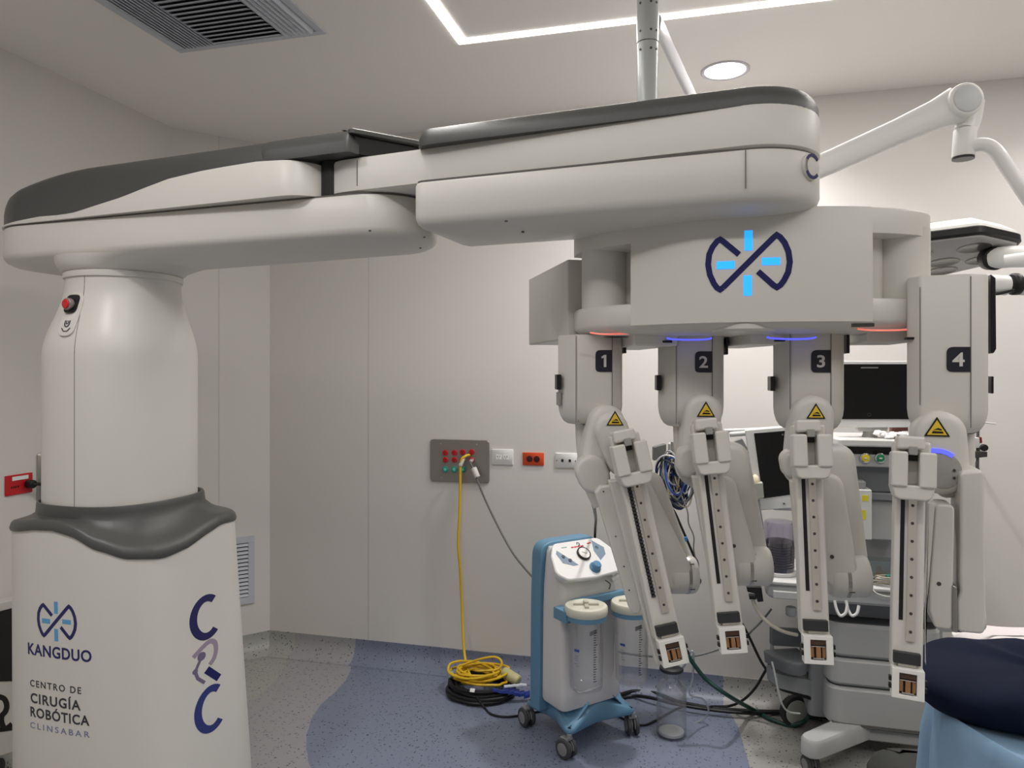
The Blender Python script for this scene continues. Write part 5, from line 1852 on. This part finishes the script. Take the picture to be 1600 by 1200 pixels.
cable('green_hose', 'dark green hose sagging from arm 1 to the wheel of the grey stand', 'hose', [P(1070, 1015, 3.15), P(1082, 1035, 3.15), P(1104, 1062, 3.15), P(1138, 1087, 3.15), G(1175, 1108, .03), G(1205, 1124, .012), G(1235, 1133, .011), P(1258, 1126, 3.28), P(1265, 1110, 3.22), P(1266, 1080, 3.2), P(1264, 1050, 3.18)], .0095, GCABLE)
cable('black_cable', 'black cable crossing down from behind arm 2 to the grey stand', 'cable', [P(1160, 975, 3.35), P(1172, 998, 3.35), P(1190, 1035, 3.33), P(1208, 1060, 3.3), P(1218, 1075, 3.3)], .006, CABLE)
cable('black_cable', 'black cable rising in a curve from the floor bundle to the grey stand', 'cable', [G(1110, 1104, .02), G(1140, 1103, .02), P(1162, 1093, 3.38), P(1180, 1075, 3.36), P(1192, 1055, 3.34), P(1205, 1032, 3.32)], .006, CABLE)
cable('grey_tube', 'thin grey tube strung low behind the jars and the tips of arms 1 and 2', 'tube', [P(950, 1008, 3.35), P(966, 1018, 3.4), P(1000, 1024, 3.42), P(1050, 1027, 3.42), P(1090, 1024, 3.4), P(1130, 1012, 3.4), P(1160, 1000, 3.38), P(1175, 985, 3.36), P(1192, 968, 3.34), P(1205, 952, 3.3)], .0048, M('grey_tube_mat', (110, 114, 114), .4))

# ================================================================== anaesthesia machine
am = Plane(1.31, 3.05, 14.7)
mach = thing('anaesthesia_machine', 'pale grey anaesthesia machine with drawers behind arms 3 and 4', 'anaesthesia machine', am.at(1370, 1100, .2) * 1.0)
mach.location.z = 0
bpy.context.view_layer.update()
def apx(x, z=None, d=0):
    return am.xz(x, 600, d)[0]
def az(y, px=1370, d=0):
    return am.xz(px, y, d)[1]
def rbox(x0, x1, d0, d1, z0, z1, name, mat, par=None, r=.02, bevel=.004, plane=None):
    pl = plane or am
    par = mach if par is None else par
    o_ = rrect((x0 + x1) / 2, (d0 + d1) / 2, (x1 - x0) / 2, (d1 - d0) / 2, r, 6)
    lv = [(bevel, z0), (0, z0 + bevel), (0, z1 - bevel), (bevel, z1)]
    return MB().loft([[pl.loc(x, d, z) for x, d in inset(ccw(o_), i)] for i, z in lv]).build(name, mat, par, smooth=40)
xl, xr = apx(1292), apx(1475)
# drawers
tops = [az(975, 1340), az(1030, 1340), az(1075, 1340), az(1140, 1340)]
for k, (zt_, zb_) in enumerate(zip(tops, tops[1:])):
    dr = rbox(xl, xr, 0, .30, zb_ + .004, zt_ - .004, 'drawer', MLGREY, r=.07, bevel=.012)
rbox(xl + .01, xr - .01, .012, .30, tops[-1], tops[0], 'drawer_core', M('gap_dark', (70, 72, 74), .6), r=.06)
rbox(apx(1268), xr + .03, .10, .40, tops[-1] - .01, az(955, 1340), 'cabinet_back', MGREY, r=.03)
rbox(apx(1300), xr - .02, -.003, .02, tops[-1] + .012, tops[-1] + .022, 'drawer_lip', SEAM, r=.002, bevel=.001)
# feet
foot = [am.at(1252, 1160, -.05), am.at(1340, 1150, .03)]
def legm(pts, w0, w1, z0, z1, name):
    a, b = pts
    a = Vector((a[0], a[1])); b = Vector((b[0], b[1]))
    o_ = circles([(a.x, a.y, w0), (b.x, b.y, w1)])
    o_ = resample(ccw(o_), 60)
    MB().loft([[am.loc(x, d, z) for x, d in inset(o_, i)] for i, z in ((.006, z0), (0, z0 + .006), (0, z1 - .012), (.008, z1))]).build(name, MLGREY, mach, smooth=40)
ft = am.xz(1262, 1100)[0]
legm([(ft + .0, -.15), (ft + .22, .08)], .045, .055, .078, .150, 'machine_foot')
legm([(ft + .22, .08), (ft + .62, .08)], .05, .05, .075, .125, 'machine_foot')
caster((lambda p: (CA * p.x + SA * p.y, -SA * p.x + CA * p.y))(am.loc(ft + .0, -.15, 0)), .2, mach, r=.034)
# worktop and side platform
zw = az(912, 1340)
rbox(apx(1196), xr + .02, -.05, .34, zw - .075, zw - .015, 'worktop_apron', M('apron_grey', (178, 180, 180), .4), r=.05, bevel=.012)
rbox(apx(1193), xr + .02, -.06, .34, zw - .014, zw + .008, 'worktop', WHITE2, r=.05, bevel=.008)
rbox(apx(1206), apx(1246), -.064, -.04, zw - .068, zw - .036, 'platform_drawer', M('apron_light', (196, 197, 196), .4), r=.004, bevel=.003)
# hooks under the worktop
for x0 in (1304, 1322):
    q_ = [am.at(x0, 938, -.07), am.at(x0 + 3, 952, -.08), am.at(x0 + 9, 962, -.09), am.at(x0 + 17, 958, -.09), am.at(x0 + 20, 946, -.08)]
    MB().tube(q_, .006, 10).build('hook', WHITE2, mach)
# back column and instrument panel
zs0, zs1 = az(698, 1370), az(686, 1370)
rbox(apx(1300), apx(1470), .14, .34, zw, zs0, 'back_column', MGREY, r=.02)
rbox(apx(1306), apx(1428), -.02, .34, zs0, zs1, 'top_shelf', WHITE2, r=.03, bevel=.006)
rbox(apx(1322), apx(1425), .03, .16, az(712), zs0 - .002, 'shelf_gap', BLACK, r=.005)
rbox(apx(1322), apx(1425), .0, .16, az(730), az(711), 'gauge_panel', MLGREY, r=.008)
for x, mt in ((1352, M('gauge_yellow', (226, 200, 40), .4)), (1375, M('gauge_green', (30, 130, 84), .4))):
    c = am.at(x, 715.5, 0)
    MB().rcyl(c + am.n * .002, c - am.n * .010, .021, .003, 28, CHROME).rcyl(c - am.n * .009, c - am.n * .013, .0155, .002, 24, mt).build('gas_gauge', None, mach)
    MB().box(c - am.n * .0145, am.e * .006, am.n * .001, up * .003).build('gauge_needle', WHITE2, mach)
rbox(apx(1322), apx(1400), .05, .16, az(772), az(730), 'recess_panel', M('recess_dark', (112, 115, 118), .5), r=.004)
rbox(apx(1322), apx(1405), .03, .16, az(784), az(772), 'recess_sill', M('sill_grey', (120, 123, 125), .5), r=.003)
rbox(apx(1362), apx(1412), .06, .16, az(848), az(786), 'lower_panel', MLGREY, r=.004)
rbox(apx(1357), apx(1365), .04, .07, az(842), az(806), 'panel_slot', M('slot_grey', (110, 112, 114), .5), r=.002, bevel=.001)
# vaporiser block with yellow labels
vb = rbox(apx(1336), apx(1360), -.03, .06, az(842), az(764), 'vaporiser', WHITE2, r=.006)
rbox(apx(1338), apx(1352), -.02, .05, az(764), az(752), 'vaporiser_dial', MGREY, vb, r=.01)
YL = M('label_yellow', (222, 210, 50), .5)
for y0, y1, x0, x1 in ((774, 783, 1347, 1357), (797, 812, 1344, 1353)):
    sp(am, [(x0, y0), (x1, y0), (x1, y1), (x0, y1)], -.032, -.029, 'vaporiser_label', YL, vb, 0)
# accessories tray
CLB = clear('clear_bin_plastic', (222, 226, 226), .08, .15)
bn = thing('clear_bin', 'clear plastic bin holding brown vials on the anaesthesia worktop', 'bin', am.at(1380, 886, 0))
x0, x1 = apx(1354), apx(1404)
for a in ((x0, x1, -.01, -.007), (x0, x1, .07, .073), (x0, x0 + .003, -.007, .07), (x1 - .003, x1, -.007, .07)):
    rbox(*a, zw + .01, zw + .10, 'bin_wall', CLB, bn, r=.001, bevel=.0005)
rbox(x0, x1, -.01, .073, zw + .009, zw + .013, 'bin_floor', CLB, bn, r=.002, bevel=.0005)
BRN = M('brown_glass', (150, 70, 40), .25)
for k, (px, h) in enumerate(((1361, .07), (1373, .055), (1377, .062), (1380, .05))):
    c = am.loc(apx(px), .02 + .01 * (k % 2), zw + .014)
    MB().lathe(c, up, [(0, .006), (.6 * h, .006), (.75 * h, .003), (h, .0028)], 12).build('vial', BRN, label=['tall brown vial at the near end of the clear bin', 'short brown vial beside the tallest of the middle three in the clear bin', 'taller middle brown vial in the clear bin', 'smallest brown vial in the clear bin'][k], category='vial', group='brown vials in the clear bin')
# tangled leads
lead_mats = [M('lead_white', (205, 203, 196), .5), M('lead_grey', (165, 163, 156), .5), M('lead_beige', (196, 186, 160), .5)]
ld = thing('sensor_leads', 'tangle of white sensor leads with a green plug on the worktop', 'leads', am.loc(apx(1382), -.03, zw + .01))
for k in range(9):
    c = am.loc(apx(1382), -.035, zw + .013 + .004 * k)
    rr_, ph = random.uniform(.03, .055), random.uniform(0, 6)
    pts = [c + am.e * (rr_ * 1.1 * math.cos(t_ + ph) + random.uniform(-.004, .004)) + am.n * (.018 * math.sin(t_ + ph)) + up * random.uniform(-.001, .004) for t_ in [2 * PI * j / 9 for j in range(9)]]
    MB().tube(pts, .0028, 6, sub=4).build('lead', lead_mats[k % 3], ld)
MB().rcyl(am.loc(apx(1381), -.04, zw + .045), am.loc(apx(1388), -.035, zw + .05), .009, .003, 12).build('lead_plug', M('plug_green', (36, 120, 104), .4), ld)
MB().tube([am.at(1360, 915, -.06), am.at(1368, 926, -.075), am.at(1385, 932, -.08), am.at(1402, 931, -.07), am.at(1415, 922, -.06)], .0028, 8).build('hanging_lead', lead_mats[0], ld)
# absorber canister
ax_ = apx(1219)
ac = am.loc(ax_, .05, zw + .010)
ab = thing('absorber_canister', 'clear round canister of dark violet granules on the machine side platform', 'canister', ac)
MB().lathe(ac, up, [(0, .001), (0, .070), (.012, .072), (.014, .066), (.015, .001)], 36).build('canister_base', WHITE2, ab)
MB().lathe(ac + up * .014, up, [(0, .001), (0, .060), (.125, .061), (.128, .055), (.128, .001)], 40).build('granules', M('granules_violet', (40, 37, 48), .6, var=.35, scale=60), ab)
MB().lathe(ac + up * .012, up, [(0, .062), (.20, .064), (.212, .060), (.214, .001), (.212, .001), (.209, .058), (.199, .0625), (0, .0605)], 40, None, False).build('canister_wall', clear('canister_clear', (242, 240, 247), .05, .02), ab, smooth=50)
mb = MB()
for k in range(9):
    mb.lathe(ac + up * (.03 + .011 * k), up, [(0, .0615), (.004, .0635), (.008, .0615)], 40, None, False)
mb.build('canister_rib', M('rib_dark', (44, 40, 52), .4), ab)
t_ = text_tris('MAX', .018)
# side arm, connector and screen to the left
TW = M('tablet_white', (222, 222, 220), .35)
tv = thing('tilted_monitor', 'white framed black screen tilted on its side, half behind arm 3', 'monitor', am.at(1210, 730, .05))
def tq(pts, d0, d1, name, mat, par, bevel=.004, rr=.008):
    return sp(am, pts, d0, d1, name, mat, par, bevel, rr)
tq([(1164, 672), (1262, 664), (1262, 792), (1184, 798)], .0, .05, 'monitor_case', TW, tv)
tq([(1178, 677), (1256, 671), (1256, 770), (1192, 779)], -.003, .01, 'screen', SCREEN, tv, .001, .002)
for x, y in ((1223, 679), (1225, 787)):
    c = am.at(x, y, -.003)
    MB().cyl(c, c - am.n * .003, .004, n=12).build('monitor_button', GREYC, tv)
rbox(apx(1206), apx(1250), .02, .10, az(806), az(780), 'side_housing', WHITE2, r=.02, bevel=.008)
MB().tube([am.at(1132, 673, .1), am.at(1180, 671, .09), am.at(1240, 667, .08)], .008, 12).build('screen_arm', WHITE2, mach)
MB().rcyl(am.at(1140, 679, .06), am.at(1166, 677, .06), .011, .003, 16).build('screen_arm_joint', M('joint_pale', (198, 200, 196), .4), mach)
tq([(1148, 690), (1160, 686), (1168, 700), (1168, 738), (1150, 742)], .06, .12, 'side_module', MGREY, mach, .003, .0)
tq([(1162, 706), (1172, 706), (1174, 738), (1164, 740)], .02, .08, 'side_module_face', MLGREY, mach, .002, .0)
fs_ = thing('flow_sensor', 'grey flow sensor block with cream cap beside arm 2', 'sensor', am.at(1182, 790, -.05))
tq([(1171, 755), (1192, 754), (1194, 778), (1173, 783)], -.06, -.02, 'sensor_block', M('sensor_grey', (172, 174, 162), .4), fs_, .004, .0)
c = am.at(1180, 756, -.04)
MB().lathe(c - up * .002, up, [(0, .018), (.014, .019), (.03, .014), (.040, .006), (.043, .001)], 20).build('sensor_cap', M('cap_cream', (226, 218, 186), .5), fs_)
MB().tube([am.at(1184, 781, -.04), am.at(1186, 800, -.04), am.at(1189, 820, -.02), am.at(1190, 850, .02), am.at(1196, 900, .05)], .010, 12).build('sensor_tube', M('sensor_tube', (150, 152, 158), .3), fs_)
# black clamp and drain tube
mb = MB()
for q_ in ([(1166, 917), (1190, 918), (1193, 940), (1184, 941), (1180, 928), (1168, 925)], [(1170, 931), (1182, 932), (1182, 937), (1171, 937)]):
    v_ = [am.xz(x, y, -.04) for x, y in q_]
    mb.prism([am.loc(x, -.04, z) for x, z in v_], am.n * .04)
mb.build('pole_clamp', BLACK, mach, bevel=.002)
MB().tube([am.at(1176, 938, -.02), am.at(1184, 955, -.02), am.at(1200, 973, -.02), am.at(1222, 986, 0), am.at(1245, 992, .05)], .008, 10).build('drain_tube', M('drain_cream', (206, 200, 182), .35), mach)
MB().rcyl(am.at(1236, 948, -.02), am.at(1236, 962, -.02), .022, .006, 24).build('drain_port', MGREY, mach)
# monitor on the shelf
mo = thing('computer_monitor', 'black screen in a white bezel standing on the anaesthesia machine shelf', 'monitor', am.at(1365, 688, .12))
tq([(1308, 564), (1432, 564), (1432, 668), (1308, 668)], .06, .10, 'monitor_case', M('bezel_silver', (214, 214, 214), .35), mo, .004, .006)
tq([(1315, 569), (1425, 569), (1425, 655), (1315, 655)], .056, .07, 'screen', SCREEN, mo, .001, .003)
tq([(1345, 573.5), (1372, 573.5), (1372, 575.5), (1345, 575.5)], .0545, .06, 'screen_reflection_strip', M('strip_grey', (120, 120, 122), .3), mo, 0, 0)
c = am.at(1358, 648, .056)
MB().lathe(c, -am.n, [(0, .007), (.001, .007), (.001, .0055), (0, .0055)], 20, None, False).build('bezel_mark', DSTEEL, mo)
tq([(1338, 664), (1390, 664), (1386, 674), (1342, 674)], .08, .14, 'stand_bracket', M('stand_pale', (190, 190, 184), .4), mo, .002, 0)
c = am.at(1359, 690, .11)
MB().lathe(c - up * .001, up, [(0, .032), (.03, .030), (.032, .027), (.06, .026)], 24).build('stand_neck', M('stand_grey', (168, 168, 160), .4), mo)
# crumpled wipes and brown box on the shelf
wp = thing('crumpled_gauze', 'crumpled white gauze pieces on the shelf under the monitor', 'gauze', am.at(1390, 686, .04))
for k in range(7):
    c = am.loc(apx(1376) + .018 * k, .05 + random.uniform(-.02, .02), zs1 + .012 + random.uniform(0, .012))
    mb = MB()
    vs = []
    st = [(0, .012), (.006, .02), (.014, .018), (.022, .009)]
    mb.loft([[c + Vector(((r_ + random.uniform(-.006, .006)) * math.cos(a), (r_ + random.uniform(-.006, .006)) * math.sin(a), h - .012)) for a in [2 * PI * j / 8 for j in range(8)]] for h, r_ in st])
    mb.build('gauze_piece', M('gauze_white', (232, 232, 230), .8), wp, smooth=20)
MB().box(am.loc(apx(1416), .12, zs1 + .03), am.e * .030, am.n * .03, up * .026).build('brown_box', M('box_brown', (150, 100, 86), .6), label='brown box on the machine shelf under the corner of the monitor', category='box', bevel=.003)
# connectors seen right of arm 4
rc = thing('gas_manifold', 'small valves and a black knob on a wall pole behind arm 4', 'valve', am.at(1532, 760, .1))
MB().tube([am.at(1530, 658, .10), am.at(1528, 670, .12), am.at(1527, 760, .12)], .006, 10, sub=1).build('manifold_pole', GREYC, rc)
tq([(1521, 684), (1531, 684), (1531, 700), (1521, 700)], .08, .12, 'valve_body', WHITE2, rc, .002, 0)
tq([(1530, 684), (1534, 683), (1535, 692), (1531, 693)], .08, .11, 'red_valve', M('dark_red', (120, 24, 30), .4), rc, .001, 0)
tq([(1520, 706), (1543, 706), (1543, 714), (1522, 716)], .07, .12, 'valve_block', DSTEEL, rc, .002, 0)
c = am.at(1536, 699, .08)
MB().rcyl(c, c - am.n * .02, .014, .003, 20).build('valve_knob', BLACK, rc)
MB().box(am.at(1527, 735, .10).lerp(onback(1527, 735), .5) , am.e * .008, (onback(1527, 735) - am.at(1527, 735, .10)) * .5, up * .012).build('wall_bracket', GREYC, rc, bevel=.002)
MB().tube([am.at(1534, 660, .1), am.at(1556, 662, .1)], .003, 8, sub=1).build('valve_pin', WHITE2, rc)
MB().tube([am.at(1530, 700, .09), am.at(1528, 715, .09), am.at(1524, 728, .09), am.at(1520, 740, .1)], .004, 8).build('valve_hose', GREYC, rc)

# ---- bundle of cables hanging behind arms 1 and 2
cb = thing('cable_bundle', 'hank of blue, grey and white cables hanging between arms 1 and 2', 'cable bundle', P(1052, 790, 3.3))
cols = [M('wire_blue', (50, 80, 150), .4), M('wire_grey', (170, 172, 176), .4), M('wire_white', (216, 216, 214), .4), M('wire_navy', (36, 48, 96), .4), M('wire_beige', (190, 180, 150), .4), M('wire_dark', (60, 62, 66), .4)]
for k in range(44):
    cx, cy_ = 1054 + random.uniform(-8, 10), 748 + random.uniform(-8, 10)
    rx, ry = (random.uniform(12, 24), random.uniform(26, 42)) if k < 24 else (random.uniform(5, 14), random.uniform(12, 34))
    Z = 3.3 + random.uniform(-.05, .05)
    rot = random.uniform(-.35, .15)
    pts = []
    for j in range(13):
        t_ = 2 * PI * j / 12
        a, b = rx * math.cos(t_), ry * math.sin(t_)
        pts.append(P(cx + a * math.cos(rot) - b * math.sin(rot), cy_ + a * math.sin(rot) + b * math.cos(rot), Z + .02 * math.sin(t_ * 2)))
    MB().tube(pts, .0035 if k % 3 else .0055, 6, sub=3).build('wire_loop', cols[k % 6], cb)
MB().tube([P(1052, 690, 3.3), P(1054, 712, 3.3), P(1060, 730, 3.3)], .012, 10).build('bundle_strap', M('strap_grey', (150, 150, 150), .5), cb)
for px, py, q_ in ((1030, 706, 11), (1052, 698, 8)):
    MB().box(P(px, py, 3.32), cw(q_ * .0026, 0, .008), cw(0, .02, 0), up * q_ * .0028).build('cable_plug', [M('plug_dark', (96, 98, 96), .5), M('plug_pale', (200, 200, 196), .5)][px > 1040], cb, bevel=.004)
c = P(1060, 732, 3.22)
MB().rcyl(c, c + cw(.0, .02, .0), .010, .002, 12).build('orange_tip', M('tip_orange', (236, 170, 120), .4), cb)
cable('black_cable', 'black cable with blue clip hanging from the cable bundle to a ring', 'cable', [P(1042, 785, 3.25), P(1054, 800, 3.25), P(1064, 822, 3.25), P(1074, 845, 3.25), P(1084, 868, 3.25), P(1090, 880, 3.25), P(1091, 902, 3.25)], .0055, CABLE)
cl = thing('hanging_lead', 'thin grey lead with blue clip and ring between arms 1 and 2', 'lead', P(1085, 890, 3.22))
MB().tube([P(1060, 752, 3.29), P(1064, 772, 3.26), P(1074, 798, 3.22), P(1076, 818, 3.22), P(1084, 838, 3.22), P(1084, 860, 3.22), P(1090, 885, 3.22), P(1091, 905, 3.22)], .0028, 8).build('lead', GREYC, cl)
MB().box(P(1069, 843, 3.2), cw(.012, 0, .003), cw(0, .006, 0), up * .010).build('blue_clip', M('clip_blue', (50, 120, 190), .4), cl, bevel=.002)
MB().tube([P(1091 + 4 * math.cos(a), 908 + 5 * math.sin(a), 3.22) for a in [2 * PI * j / 12 for j in range(13)]], .003, 8, sub=1).build('ring', DSTEEL, cl)

# ---- grey wheeled stand left of the drawers
gs = Plane(P(1240, 600, 3.15).dot(cw(1, 0, 0)), 3.15, -8)
stn = thing('wheeled_stand', 'dark grey wheeled stand with a half-round tray left of the drawers', 'stand', G(1240, 1133, 0))
SG = M('stand_slate', (98, 101, 104), .5)
sp(gs, [(1207, 982), (1256, 985), (1256, 1012), (1207, 1009)], .06, .09, 'back_plate', SG, stn, .004, .006)
for x in (1208, 1254):
    sp(gs, [(x - 1.5, 1005), (x + 1.5, 1005), (x + 2, 1040), (x - 1, 1040)], .065, .085, 'side_post', MGREY, stn, .002)
zt_ = gs.xz(1235, 1024)[1]
xa, xb = gs.xz(1208, 1020)[0], gs.xz(1262, 1020)[0]
o_ = [(xa + (xb - xa) / 2 * (1 - math.cos(t)), .085 - .17 * math.sin(t) ** .9) for t in [PI * k / 24 for k in range(25)]]
o_ = ccw(o_)
MB().loft([[gs.loc(x, d, z) for x, d in inset(o_, i)] for i, z in ((.02, zt_ - .06), (.004, zt_ - .055), (0, zt_ - .012), (.003, zt_ - .004), (.008, zt_))]).build('tray', SG, stn, smooth=40)
for x in (1217, 1240):
    c = gs.loc(gs.xz(x, 1020)[0], .03, zt_)
    MB().rcyl(c, c + up * .003, .006, .001, 14).build('tray_stud', CHROME, stn)
sp(gs, [(1214, 1052), (1296, 1070), (1296, 1096), (1216, 1076)], .0, .10, 'cross_beam', MGREY, stn, .004)
sp(gs, [(1216, 1076), (1280, 1093), (1280, 1098), (1222, 1080)], .0, .09, 'beam_shadow_strip', BLACK, stn, .0)  # black sliver standing in for the shadow under the beam
wc = G(1241, 1134, 0)
wc = Vector((wc.x, wc.y, .069))
wa = cw(.25, -1, 0).normalized()
MB().rcyl(wc - wa * .018, wc + wa * .018, .069, .010, 44).build('wheel', M('tyre_black', (40, 42, 42), .5), stn)
MB().rcyl(wc - wa * .0, wc + wa * .021, .054, .004, 40).build('wheel_hub', M('hub_pale', (176, 178, 172), .45), stn)
MB().tube([gs.at(1206, 1034, -.05), gs.at(1210, 1050, -.06), gs.at(1216, 1080, -.07), gs.at(1222, 1100, -.07), gs.at(1232, 1112, -.05), gs.at(1250, 1115, -.05)], .004, 8).build('guard_wire', M('wire_pale', (190, 192, 188), .4), stn)

# ================================================================== operating table with drape and pillow
DRB = M('drape_blue', (134, 166, 194), .85, var=.05, scale=14, bump=.4, bscale=60)
ot = thing('operating_table', 'operating table corner with a pale blue drape hanging over its edge', 'operating table', cw(1.45, 1.9, 0))
plan = [(1.195, 2.06), (1.025, 1.73), (1.06, 1.50), (1.9, 1.25), (2.2, 2.0)]
plan = resample(ccw([tuple(p) for p in rpoly(plan, [.08, .10, .08, .1, .1], 8)]), 240)
rings = []
for z, amp, gr in ((.785, 0, -.03), (.795, 0, -.01), (.785, 0, 0), (.76, .002, .006), (.70, .008, .012), (.62, .016, .02), (.52, .022, .022), (.40, .028, .026), (.30, .03, .03)):
    g_ = inset(plan, -gr)
    r_ = []
    for i, (x, y) in enumerate(g_):
        w_ = amp * (math.sin(i * .42) * .6 + math.sin(i * .17 + 1) * .7 + .3 * math.sin(i * .83 + 2))
        a, b = g_[i - 1], g_[(i + 1) % len(g_)]
        d = Vector((b[0] - a[0], b[1] - a[1])).normalized()
        r_.append(cw(x + d.y * w_, y - d.x * w_, z))
    rings.append(r_)
MB().loft(rings, None, True, False).build('drape', DRB, ot, smooth=60)
stack(inset(plan, .05), [(.01, .70), (0, .71), (0, .77), (.01, .78)]).build('mattress', BLACK, ot)
tc_ = (1.55, 1.75)
stack(superell(tc_[0], tc_[1], .12, .12, 3, 40), [(0, .1), (0, .70)]).build('table_column', STEEL, ot)
bf = resample(ccw([tuple(p) for p in rpoly([(1.335, 2.80), (1.30, 2.52), (1.5, 1.45), (1.8, 1.5), (1.75, 2.45), (1.62, 2.78)], .1, 8)]), 120)
stack(bf, [(.01, .02), (0, .04), (0, .13), (.02, .17), (.06, .20), (.12, .215)]).build('table_base', M('table_base_grey', (66, 67, 64), .45), ot, smooth=60)
# white sheet at the far side
sh = thing('folded_sheet', 'folded white sheet lying behind the navy pillow', 'sheet', cw(1.62, 2.2, .80))
rings = []
for z, i_ in ((.795, .02), (.80, 0), (.845, .0), (.860, .03), (.865, .08)):
    o_ = superell(1.53, 2.05, .26, .12, 3, 80, -.12)
    rings.append([cw(x, y, z + (.004 * math.sin(k * .5) if z > .85 else 0)) for k, (x, y) in enumerate(inset(ccw(o_), i_))])
MB().loft(rings).build('sheet', M('sheet_white', (222, 214, 212), .85, bump=.3, bscale=80), sh, smooth=60)
# navy pillow
NV = M('pillow_navy', (17, 23, 45), .8, var=.15, scale=20, spec=.15, bump=.3, bscale=25)
pw = thing('pillow', 'puffy navy blue pillow on the blue draped table edge', 'pillow', cw(1.3, 1.8, .79))
rings = []
px_, pz_, prt = 1.287, 1.765, -.50
rr_o = superell(0, 0, 1, 1, 3.0, 96)
for k in range(15):
    t = -PI / 2 + PI * k / 14
    f = math.cos(t) ** .45 if 0 < k < 14 else .0
    h = math.sin(t)
    r_ = []
    for i, (x, y) in enumerate(rr_o):
        X = x * .285 * max(f, .02); Y = y * .230 * max(f, .02)
        c_, s_ = math.cos(prt), math.sin(prt)
        wr = .004 * math.sin(9 * x + 3 * y) * (1 if h > 0 else 0)
        zz_ = .857 + h * (.050 if h > 0 else .074) + wr - .02 * max(0, -(x)) * 1.0
        r_.append(cw(px_ + X * c_ - Y * s_, pz_ + X * s_ + Y * c_, zz_))
    rings.append(r_)
MB().loft(rings).build('pillow_cover', NV, pw, smooth=80)
hr = thing('headrest_pad', 'beige rounded pad resting against the navy pillow at the picture edge', 'pad', cw(1.31, 1.88, .9))
MB().lathe(cw(1.405, 1.90, .868), cw(1, .1, 0), [(-.05, .001), (-.048, .02), (-.03, .045), (0, .055), (.10, .055), (.14, .04), (.15, .001)], 32).build('pad', M('pad_beige', (196, 190, 174), .6), hr, smooth=60)

# ---- white equipment at the left picture edge, between the robot base and the wall
eq = thing('equipment_trolley', 'low white trolley with a black bay and black mark left of the robot base', 'trolley', P(-20, 1150, 2.86))
eq.location.z = 0
bpy.context.view_layer.update()
ep = Plane(-.68 * 2.86, 2.86, -4)
sp(ep, [(-45, 954), (60, 926), (60, 1165), (-45, 1195)], .0, .10, 'trolley_body', WHITE, eq, .006, .01)
sp(ep, [(-42, 966), (20, 950), (40, 945), (40, 1064), (-42, 1066)], -.004, .02, 'black_bay', M('bay_black', (20, 21, 20), .35), eq, .004, .01)
mb = MB()
x0, z0 = ep.xz(0, 1110, -.001)
k = 2.86 / FPX
pts = [(-14, 24), (-4, 22), (6, 18), (10, 8), (8, -2), (3, -8), (2, -16), (5, -26), (10, -28), (18, -22)]
place(mb, stroke_tris([(x0 + x * k, z0 + y * k) for x, y in pts], 8 * k, sub=4), lambda a, z, of: ep.loc(a, -.001 - of, z), BLACK, .0008)
place(mb, stroke_tris([(x0 + x * k, z0 + y * k) for x, y in [(-14, -26), (-2, -30), (18, -28)]], 7 * k, sub=4), lambda a, z, of: ep.loc(a, -.0015 - of, z), BLACK, .0008)
mb.build('black_mark', None, eq, smooth=None)
for dx in (-.10, .04):
    c = ep.loc(dx, .05, .035)
    MB().rcyl(c - ep.e * .012, c + ep.e * .012, .035, .005, 24).build('caster', RUBBER, eq)
